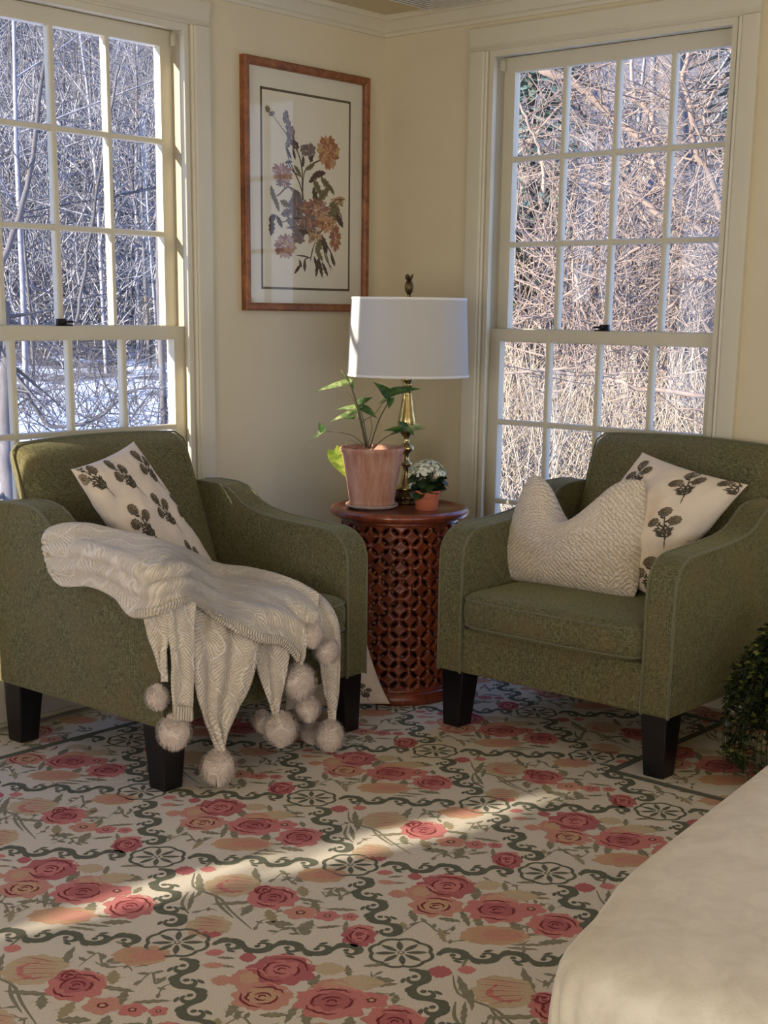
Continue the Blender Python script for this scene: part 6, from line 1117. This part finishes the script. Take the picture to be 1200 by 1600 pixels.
T_main_panel = [[(-1.887,-.895,.554),(-1.894,-.904,.535),(-1.906,-.919,.518),(-1.921,-.938,.503),(-1.937,-.959,.488),(-1.954,-.979,.473),(-1.972,-1.0,.459),(-1.988,-1.018,.444),(-1.988,-1.018,.424),(-1.988,-1.018,.403),(-1.987,-1.018,.382),(-1.985,-1.018,.361),(-1.982,-1.018,.34),(-1.977,-1.018,.318),(-1.972,-1.018,.297),(-1.965,-1.018,.275),(-1.957,-1.018,.253),(-1.948,-1.018,.232),(-1.937,-1.018,.21),(-1.926,-1.018,.188),(-1.915,-1.019,.167),(-1.906,-1.022,.146),(-1.9,-1.028,.126),(-1.896,-1.035,.107)],[(-1.87,-.911,.545),(-1.877,-.92,.527),(-1.89,-.936,.51),(-1.907,-.956,.496),(-1.922,-.975,.481),(-1.939,-.994,.466),(-1.959,-1.018,.453),(-1.96,-1.018,.433),(-1.961,-1.018,.413),(-1.962,-1.018,.393),(-1.962,-1.018,.372),(-1.961,-1.018,.352),(-1.959,-1.018,.331),(-1.957,-1.018,.311),(-1.953,-1.018,.29),(-1.948,-1.018,.269),(-1.942,-1.018,.248),(-1.935,-1.018,.227),(-1.926,-1.018,.206),(-1.918,-1.018,.186),(-1.909,-1.02,.165),(-1.902,-1.023,.145),(-1.897,-1.028,.125),(-1.895,-1.035,.107)],[(-1.855,-.929,.537),(-1.863,-.939,.519),(-1.876,-.955,.503),(-1.895,-.977,.489),(-1.905,-.99,.473),(-1.919,-1.005,.458),(-1.931,-1.018,.442),(-1.932,-1.018,.422),(-1.934,-1.018,.402),(-1.935,-1.018,.383),(-1.936,-1.018,.363),(-1.937,-1.018,.343),(-1.937,-1.018,.323),(-1.936,-1.018,.303),(-1.934,-1.018,.284),(-1.931,-1.018,.264),(-1.927,-1.018,.243),(-1.922,-1.018,.223),(-1.915,-1.018,.203),(-1.909,-1.019,.183),(-1.903,-1.02,.163),(-1.898,-1.023,.144),(-1.894,-1.027,.124),(-1.893,-1.034,.106)],[(-1.84,-.948,.528),(-1.847,-.957,.511),(-1.86,-.971,.495),(-1.876,-.989,.48),(-1.886,-1.002,.464),(-1.901,-1.018,.45),(-1.903,-1.018,.43),(-1.905,-1.019,.411),(-1.907,-1.018,.392),(-1.909,-1.018,.372),(-1.911,-1.018,.353),(-1.912,-1.018,.334),(-1.914,-1.018,.315),(-1.915,-1.018,.296),(-1.915,-1.018,.277),(-1.914,-1.018,.258),(-1.912,-1.018,.238),(-1.908,-1.018,.219),(-1.904,-1.018,.199),(-1.9,-1.019,.18),(-1.896,-1.02,.161),(-1.893,-1.023,.142),(-1.891,-1.027,.123),(-1.89,-1.032,.105)],[(-1.824,-.965,.519),(-1.831,-.973,.502),(-1.843,-.987,.487),(-1.853,-.999,.47),(-1.863,-1.009,.454),(-1.872,-1.018,.438),(-1.874,-1.019,.419),(-1.877,-1.019,.4),(-1.88,-1.019,.381),(-1.883,-1.019,.362),(-1.886,-1.019,.343),(-1.888,-1.019,.325),(-1.891,-1.019,.307),(-1.894,-1.018,.289),(-1.895,-1.018,.27),(-1.896,-1.018,.252),(-1.896,-1.018,.233),(-1.895,-1.018,.215),(-1.893,-1.018,.196),(-1.891,-1.019,.177),(-1.889,-1.02,.159),(-1.888,-1.022,.14),(-1.887,-1.026,.122),(-1.887,-1.031,.104)],[(-1.807,-.98,.51),(-1.813,-.988,.493),(-1.825,-1.001,.478),(-1.832,-1.009,.461),(-1.841,-1.018,.444),(-1.844,-1.02,.426),(-1.847,-1.021,.408),(-1.85,-1.021,.389),(-1.853,-1.021,.371),(-1.857,-1.021,.352),(-1.861,-1.021,.334),(-1.865,-1.021,.316),(-1.869,-1.02,.299),(-1.873,-1.019,.281),(-1.877,-1.019,.264),(-1.879,-1.019,.246),(-1.881,-1.018,.229),(-1.882,-1.018,.211),(-1.883,-1.018,.193),(-1.883,-1.019,.175),(-1.882,-1.02,.157),(-1.882,-1.022,.139),(-1.883,-1.025,.121),(-1.885,-1.029,.103)],[(-1.787,-.994,.5),(-1.793,-1.0,.483),(-1.801,-1.009,.467),(-1.809,-1.018,.451),(-1.813,-1.022,.433),(-1.817,-1.024,.415),(-1.82,-1.024,.397),(-1.824,-1.025,.379),(-1.828,-1.025,.361),(-1.833,-1.024,.343),(-1.837,-1.024,.325),(-1.842,-1.024,.308),(-1.848,-1.023,.291),(-1.854,-1.022,.275),(-1.859,-1.021,.258),(-1.863,-1.02,.241),(-1.867,-1.02,.224),(-1.87,-1.02,.207),(-1.872,-1.019,.189),(-1.874,-1.019,.172),(-1.876,-1.02,.155),(-1.878,-1.021,.137),(-1.88,-1.024,.119),(-1.882,-1.027,.102)],[(-1.767,-1.007,.49),(-1.772,-1.012,.473),(-1.778,-1.018,.456),(-1.783,-1.024,.439),(-1.788,-1.028,.422),(-1.792,-1.03,.404),(-1.796,-1.03,.387),(-1.8,-1.031,.369),(-1.805,-1.03,.351),(-1.81,-1.03,.334),(-1.816,-1.03,.317),(-1.822,-1.029,.3),(-1.829,-1.028,.284),(-1.836,-1.026,.268),(-1.843,-1.025,.253),(-1.848,-1.023,.236),(-1.854,-1.023,.22),(-1.859,-1.022,.203),(-1.863,-1.021,.187),(-1.867,-1.021,.17),(-1.87,-1.021,.153),(-1.873,-1.022,.136),(-1.876,-1.024,.118),(-1.88,-1.026,.101)],[(-1.748,-1.021,.481),(-1.752,-1.025,.463),(-1.756,-1.029,.446),(-1.761,-1.034,.429),(-1.766,-1.037,.412),(-1.77,-1.039,.395),(-1.774,-1.04,.378),(-1.779,-1.04,.36),(-1.784,-1.039,.343),(-1.79,-1.039,.326),(-1.796,-1.038,.31),(-1.804,-1.037,.294),(-1.812,-1.035,.278),(-1.82,-1.033,.263),(-1.828,-1.03,.248),(-1.835,-1.029,.233),(-1.842,-1.027,.217),(-1.848,-1.026,.201),(-1.854,-1.024,.184),(-1.86,-1.023,.168),(-1.865,-1.022,.151),(-1.869,-1.023,.134),(-1.874,-1.024,.118),(-1.879,-1.026,.101)],[(-1.731,-1.038,.471),(-1.734,-1.041,.454),(-1.738,-1.044,.437),(-1.743,-1.048,.421),(-1.747,-1.051,.404),(-1.751,-1.053,.387),(-1.756,-1.053,.37),(-1.761,-1.053,.353),(-1.767,-1.052,.336),(-1.773,-1.051,.32),(-1.78,-1.05,.304),(-1.788,-1.048,.288),(-1.797,-1.045,.273),(-1.807,-1.042,.259),(-1.816,-1.039,.245),(-1.824,-1.036,.23),(-1.832,-1.034,.214),(-1.84,-1.031,.199),(-1.847,-1.029,.183),(-1.854,-1.027,.167),(-1.861,-1.025,.15),(-1.866,-1.024,.134),(-1.872,-1.025,.117),(-1.878,-1.026,.101)]]
T_right_panel = [[(-1.735,-.999,.456),(-1.744,-1.013,.439),(-1.739,-1.013,.418),(-1.734,-1.013,.396),(-1.729,-1.013,.375),(-1.722,-1.013,.353),(-1.715,-1.013,.332),(-1.706,-1.013,.31),(-1.696,-1.013,.288),(-1.686,-1.013,.266),(-1.675,-1.013,.245),(-1.666,-1.014,.223),(-1.659,-1.019,.203),(-1.654,-1.027,.184)],[(-1.712,-1.006,.45),(-1.715,-1.013,.431),(-1.712,-1.013,.41),(-1.708,-1.013,.389),(-1.704,-1.013,.368),(-1.7,-1.013,.347),(-1.694,-1.013,.326),(-1.688,-1.013,.305),(-1.681,-1.013,.284),(-1.673,-1.013,.262),(-1.666,-1.014,.241),(-1.66,-1.016,.221),(-1.655,-1.02,.201),(-1.652,-1.027,.182)],[(-1.688,-1.013,.443),(-1.687,-1.014,.423),(-1.685,-1.014,.403),(-1.684,-1.014,.382),(-1.681,-1.014,.362),(-1.678,-1.014,.341),(-1.675,-1.014,.32),(-1.67,-1.014,.3),(-1.666,-1.014,.279),(-1.661,-1.014,.259),(-1.657,-1.015,.238),(-1.653,-1.017,.218),(-1.65,-1.021,.199),(-1.649,-1.026,.18)],[(-1.659,-1.015,.435),(-1.66,-1.017,.416),(-1.66,-1.017,.396),(-1.66,-1.017,.376),(-1.659,-1.017,.356),(-1.658,-1.017,.335),(-1.656,-1.016,.315),(-1.654,-1.016,.295),(-1.651,-1.016,.275),(-1.649,-1.016,.255),(-1.647,-1.016,.235),(-1.646,-1.018,.215),(-1.645,-1.021,.196),(-1.646,-1.025,.178)],[(-1.634,-1.021,.429),(-1.636,-1.022,.41),(-1.637,-1.022,.39),(-1.638,-1.022,.37),(-1.639,-1.022,.35),(-1.639,-1.021,.331),(-1.639,-1.02,.311),(-1.639,-1.02,.291),(-1.638,-1.019,.271),(-1.638,-1.018,.252),(-1.638,-1.018,.232),(-1.639,-1.019,.213),(-1.641,-1.021,.194),(-1.644,-1.024,.176)],[(-1.612,-1.031,.423),(-1.615,-1.031,.404),(-1.617,-1.031,.385),(-1.619,-1.03,.366),(-1.621,-1.029,.346),(-1.622,-1.028,.327),(-1.624,-1.027,.307),(-1.625,-1.025,.288),(-1.627,-1.024,.268),(-1.629,-1.022,.249),(-1.631,-1.021,.23),(-1.633,-1.021,.211),(-1.637,-1.022,.192),(-1.642,-1.023,.174)],[(-1.593,-1.044,.419),(-1.597,-1.044,.4),(-1.6,-1.043,.381),(-1.603,-1.041,.362),(-1.606,-1.04,.343),(-1.608,-1.038,.324),(-1.611,-1.035,.304),(-1.614,-1.033,.285),(-1.617,-1.03,.266),(-1.621,-1.028,.247),(-1.625,-1.026,.228),(-1.629,-1.024,.209),(-1.634,-1.024,.19),(-1.64,-1.024,.172)]]
POMS = [((-2.084,-0.979,0.317),0.0421),((-2.066,-1.03,0.217),0.0593),((-1.895,-1.03,0.067),0.0634),((-1.507,-1.05,0.422),0.0471),((-1.418,-1.03,0.352),0.0502),((-1.548,-1.03,0.274),0.0659),((-1.507,-1.03,0.173),0.05),((-1.629,-1.03,0.131),0.0636),((-1.61,-0.93,0.131),0.0418),((-1.401,-1.03,0.023),0.0599),((-1.384,-0.93,0.04),0.0456)]
# ------------------------------------------------------------------ knitted pom-pom throw
def knit_mat():
    m, nt, b = new_mat('cream_cable_knit'); tcn = nt.nodes.new('ShaderNodeTexCoord'); mp = nt.nodes.new('ShaderNodeMapping'); nt.links.new(tcn.outputs['UV'], mp.inputs[0])
    sep = nt.nodes.new('ShaderNodeSeparateXYZ'); nt.links.new(mp.outputs[0], sep.inputs[0])
    def M_(op, a, b_=None, c=None):
        n = nt.nodes.new('ShaderNodeMath'); n.operation = op
        for i, v in enumerate((a, b_, c)):
            if v is None: continue
            if isinstance(v, (int, float)): n.inputs[i].default_value = v
            else: nt.links.new(v, n.inputs[i])
        return n.outputs[0]
    u, v = sep.outputs[0], sep.outputs[1]
    # chevron ribs: diagonal ridges mirrored every 9 cm, rope cables between, moss stitch grain
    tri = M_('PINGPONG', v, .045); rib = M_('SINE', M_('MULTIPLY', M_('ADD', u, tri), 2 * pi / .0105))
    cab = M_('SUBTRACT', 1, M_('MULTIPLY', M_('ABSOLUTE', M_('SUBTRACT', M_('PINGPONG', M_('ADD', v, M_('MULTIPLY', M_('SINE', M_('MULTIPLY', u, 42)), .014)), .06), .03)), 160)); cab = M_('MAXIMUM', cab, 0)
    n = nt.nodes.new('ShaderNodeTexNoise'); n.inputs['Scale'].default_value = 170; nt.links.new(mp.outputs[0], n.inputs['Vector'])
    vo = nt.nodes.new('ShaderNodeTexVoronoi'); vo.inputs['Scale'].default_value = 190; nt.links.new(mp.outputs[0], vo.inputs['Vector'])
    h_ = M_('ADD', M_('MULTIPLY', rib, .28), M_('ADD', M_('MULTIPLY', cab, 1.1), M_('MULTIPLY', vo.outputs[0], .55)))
    col = ramp(nt, h_, [(.0, rgb(204, 190, 166)), (.6, rgb(238, 227, 208))]); nt.links.new(col, b.inputs['Base Color'])  # groove shade put into the colour, following stitch height
    b.inputs['Roughness'].default_value = .95; b.inputs['Sheen Weight'].default_value = .3; b.inputs['Specular IOR Level'].default_value = .1
    bump(nt, b, h_, .75, .0055); return m
M_knit = knit_mat(); M_fur = plain('cream_faux_fur', rgb(232, 216, 200), .9, var=.06, vscale=30, sheen=.4)
throw = empty('throw_blanket', (-1.75, -.95, .5)); tag(throw, 'cream cable-knit throw with furry pom-poms draped over the left armchair', 'blanket')
OFF = Vector((-1.75, -.95, .5))
def cloth(name, G, amp, freq, seed, along='v', th=.010, thick_fold=1.0):
    nv, nu = len(G), len(G[0]); F = 2; NU, NV = (nu - 1) * F + 1, (nv - 1) * F + 1
    def S(i, j):
        a_, b_ = i / F, j / F; i0, j0 = min(int(a_), nu - 2), min(int(b_), nv - 2); u, v = a_ - i0, b_ - j0
        P = lambda q, r: Vector(G[r][q]); return (P(i0, j0) * (1 - u) + P(i0 + 1, j0) * u) * (1 - v) + (P(i0, j0 + 1) * (1 - u) + P(i0 + 1, j0 + 1) * u) * v
    pts = [[S(i, j) for i in range(NU)] for j in range(NV)]; uvs = []; mb = MB(); out = []
    for j in range(NV):
        for i in range(NU):
            du = pts[j][min(i + 1, NU - 1)] - pts[j][max(i - 1, 0)]; dv = pts[min(j + 1, NV - 1)][i] - pts[max(j - 1, 0)][i]
            n_ = du.cross(dv); n_ = n_.normalized() if n_.length > 1e-9 else Vector((0, -1, 0)); 
            if n_.dot(CAM - pts[j][i]) < 0: n_ = -n_
            fu, fv = i / (NU - 1), j / (NV - 1)
            t = fv if along == 'v' else fu; c = fu if along == 'v' else fv
            edge = min(1, 6 * min(fv, 1 - fv) + .25)
            w = amp * (math.sin(2 * pi * (freq * t + .35 * noise.noise(Vector((c * 2.2, t * 2, seed))) + .25 * c)) + .6 * noise.noise(Vector((fu * 5, fv * 4, seed + 3))) + .35 * noise.noise(Vector((fu * 14, fv * 9, seed + 7)))) * (.35 + .65 * edge)
            out.append(pts[j][i] + n_ * (w + amp * .6 + (.010 if name in ('folded_top', 'ribbed_hem') else 0)))
    mb.grid(lambda i, j: out[j * NU + i] - OFF, NU, NV)
    ul = [0]; mid = NV // 2
    for i in range(1, NU): ul.append(ul[-1] + (pts[mid][i] - pts[mid][i - 1]).length)
    for j in range(NV):
        for i in range(NU): vl = (pts[j][i] - pts[0][i]).length; uvs.append((ul[i], vl))
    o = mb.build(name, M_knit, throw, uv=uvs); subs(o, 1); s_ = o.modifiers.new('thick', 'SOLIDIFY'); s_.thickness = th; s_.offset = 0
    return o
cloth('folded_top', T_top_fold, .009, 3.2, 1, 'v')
def rib_mat():
    m, nt, b = new_mat('cream_ribbed_hem'); tcn = nt.nodes.new('ShaderNodeTexCoord'); sp_ = nt.nodes.new('ShaderNodeSeparateXYZ'); nt.links.new(tcn.outputs['UV'], sp_.inputs[0])
    mu = nt.nodes.new('ShaderNodeMath'); mu.operation = 'MULTIPLY'; mu.inputs[1].default_value = 2 * pi / .0095; nt.links.new(sp_.outputs[0], mu.inputs[0]); si = nt.nodes.new('ShaderNodeMath'); si.operation = 'SINE'; nt.links.new(mu.outputs[0], si.inputs[0])
    n = noise_n(nt, coords(nt), 220, 2); ad = nt.nodes.new('ShaderNodeMath'); ad.operation = 'MULTIPLY_ADD'; ad.inputs[1].default_value = .5; nt.links.new(si.outputs[0], ad.inputs[0]); nt.links.new(n, ad.inputs[2])
    nt.links.new(ramp(nt, ad.outputs[0], [(.1, rgb(208, 194, 170)), (.9, rgb(240, 230, 210))]), b.inputs['Base Color']); b.inputs['Roughness'].default_value = .95; bump(nt, b, ad.outputs[0], .9, .006); return m
M_rib = rib_mat()
def hem(G, i0, i1, rows, lift):
    nv = len(G); H_ = []
    for r in rows:
        j = min(int(r), nv - 2); u = r - j; row = []
        for i in range(i0, i1):
            q = Vector(G[j][i]).lerp(Vector(G[j + 1][i]), u); q += (CAM - q).normalized() * lift; row.append(tuple(q))
        H_.append(row)
    return H_
KEEP = M_knit; M_knit = M_rib
cloth('ribbed_hem', hem(T_top_fold, 17, 39, (10.6, 11.3, 12.0), .024), .004, 1, 11, 'v', .012)
cloth('ribbed_hem', hem([list(r) for r in zip(*T_left_strip)], 0, 7, (14.9, 16.0, 16.95), .012), .002, 1, 12, 'v', .010)
M_knit = KEEP
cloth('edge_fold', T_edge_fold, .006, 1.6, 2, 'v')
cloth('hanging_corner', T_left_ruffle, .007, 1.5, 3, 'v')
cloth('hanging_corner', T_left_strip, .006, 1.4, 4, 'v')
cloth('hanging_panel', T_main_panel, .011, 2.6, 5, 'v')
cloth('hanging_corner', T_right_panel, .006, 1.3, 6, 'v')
rf = random.Random(8)
for (px_, py_, pz_), R_ in POMS:
    pm = empty('pom_pom', (px_ - OFF.x, py_ - OFF.y, max(pz_, R_ * .95) - OFF.z)); 
    bpy.data.objects.remove(pm); c0 = Vector((px_, py_, max(pz_, R_ * .97))) - OFF
    mb = MB(); core = R_ * .78; n1, n2 = 14, 24
    mb.lathe([(max(.0001, core * math.sin(pi * k / n1)), -core * math.cos(pi * k / n1)) for k in range(n1 + 1)], tuple(c0), n2, cap=False)
    clump = [Vector((rf.gauss(0, 1), rf.gauss(0, 1), rf.gauss(0, 1))).normalized() for _ in range(26)]
    for k in range(2600):
        d_ = Vector((rf.gauss(0, 1), rf.gauss(0, 1), rf.gauss(0, 1))).normalized(); cl = max(clump, key=lambda q: q.dot(d_)); 
        s_ = d_.cross(Vector((.2, .3, .9))).normalized(); l = R_ * rf.uniform(.86, 1.06); b_ = c0 + d_ * core * .9; m_ = c0 + (d_ * .9 + cl * .1) * R_ * .93; t_ = c0 + (d_ * .82 + cl * .2 + Vector((0, 0, -.08))).normalized() * l
        w_ = .0010; o_ = len(mb.v); mb.v += [tuple(b_ - s_ * w_), tuple(b_ + s_ * w_), tuple(m_ + s_ * w_ * .7), tuple(m_ - s_ * w_ * .7), tuple(t_)]
        mb.f += [(o_, o_ + 1, o_ + 2, o_ + 3), (o_ + 3, o_ + 2, o_ + 4)]; mb.mi += [0, 0]
    mb.build('pom_pom', M_fur, throw)
# ------------------------------------------------------------------ light
w = bpy.data.worlds.new('world'); sc.world = w; w.use_nodes = True; nt = w.node_tree; bg = nt.nodes['Background']
tc = nt.nodes.new('ShaderNodeTexCoord'); sp = nt.nodes.new('ShaderNodeSeparateXYZ'); nt.links.new(tc.outputs['Generated'], sp.inputs[0])
cr = nt.nodes.new('ShaderNodeValToRGB'); nt.links.new(sp.outputs[2], cr.inputs[0])
cr.color_ramp.elements[0].position = .0; cr.color_ramp.elements[0].color = rgb(188, 204, 232); cr.color_ramp.elements[1].position = .5; cr.color_ramp.elements[1].color = rgb(98, 142, 222)
nt.links.new(cr.outputs[0], bg.inputs[0]); bg.inputs[1].default_value = SKY
AZ, EL = math.radians(16), math.radians(16)
dirv = Vector((math.cos(AZ) * math.cos(EL), -math.sin(AZ) * math.cos(EL), -math.sin(EL)))
s = bpy.data.lights.new('sun', 'SUN'); s.energy = SUN; s.angle = math.radians(.6); s.color = (1, .90, .74)
so = bpy.data.objects.new('sun', s); COL.objects.link(so); so.rotation_euler = dirv.to_track_quat('-Z', 'Y').to_euler(); so.location = (-20, 8, 12)
def area(name, loc, to, sx_, sy_, e, c):
    l = bpy.data.lights.new(name, 'AREA'); l.shape = 'RECTANGLE'; l.size = sx_; l.size_y = sy_; l.energy = e; l.color = c
    o = bpy.data.objects.new(name, l); COL.objects.link(o); o.location = loc; o.rotation_euler = (Vector(to) - Vector(loc)).to_track_quat('-Z', 'Y').to_euler(); return o
area('fill_lamp_back', (-6.5, YB - .25, 1.33), (-6.5, 0, 1.2), 2.5, 2.0, A_BACK, (1, .95, .87))  # added fill lamp outside the back wall, brightens the room
area('fill_lamp_back', (-2.9, YB - .25, 1.33), (-2.9, 0, 1.2), 2.5, 2.0, A_BACK, (1, .95, .87))  # second added fill lamp on the back side
area('fill_lamp_far', (XF - .25, -4.4, 1.33), (0, -4.4, 1.2), 1.9, 2.0, A_FAR, (1, .93, .82))  # added fill lamp, strongest, lights the chairs from the left
area('fill_lamp_right', (.35, -4.9, 1.35), (-3, -4.9, .9), 1.3, 2.0, A_FILL_RIGHT, (1, .95, .9))  # added weak fill lamp outside the right wall, out of view
sc.view_settings.view_transform = 'Standard'; sc.view_settings.look = 'None'; sc.view_settings.gamma = 1; sc.view_settings.use_curve_mapping = False
sc.view_settings.exposure = EXPO
sc.cycles.max_bounces = 8; sc.cycles.diffuse_bounces = 5; sc.cycles.transparent_max_bounces = 16; sc.cycles.use_denoising = True; sc.cycles.caustics_reflective = False
sc.cycles.sample_clamp_indirect = 6
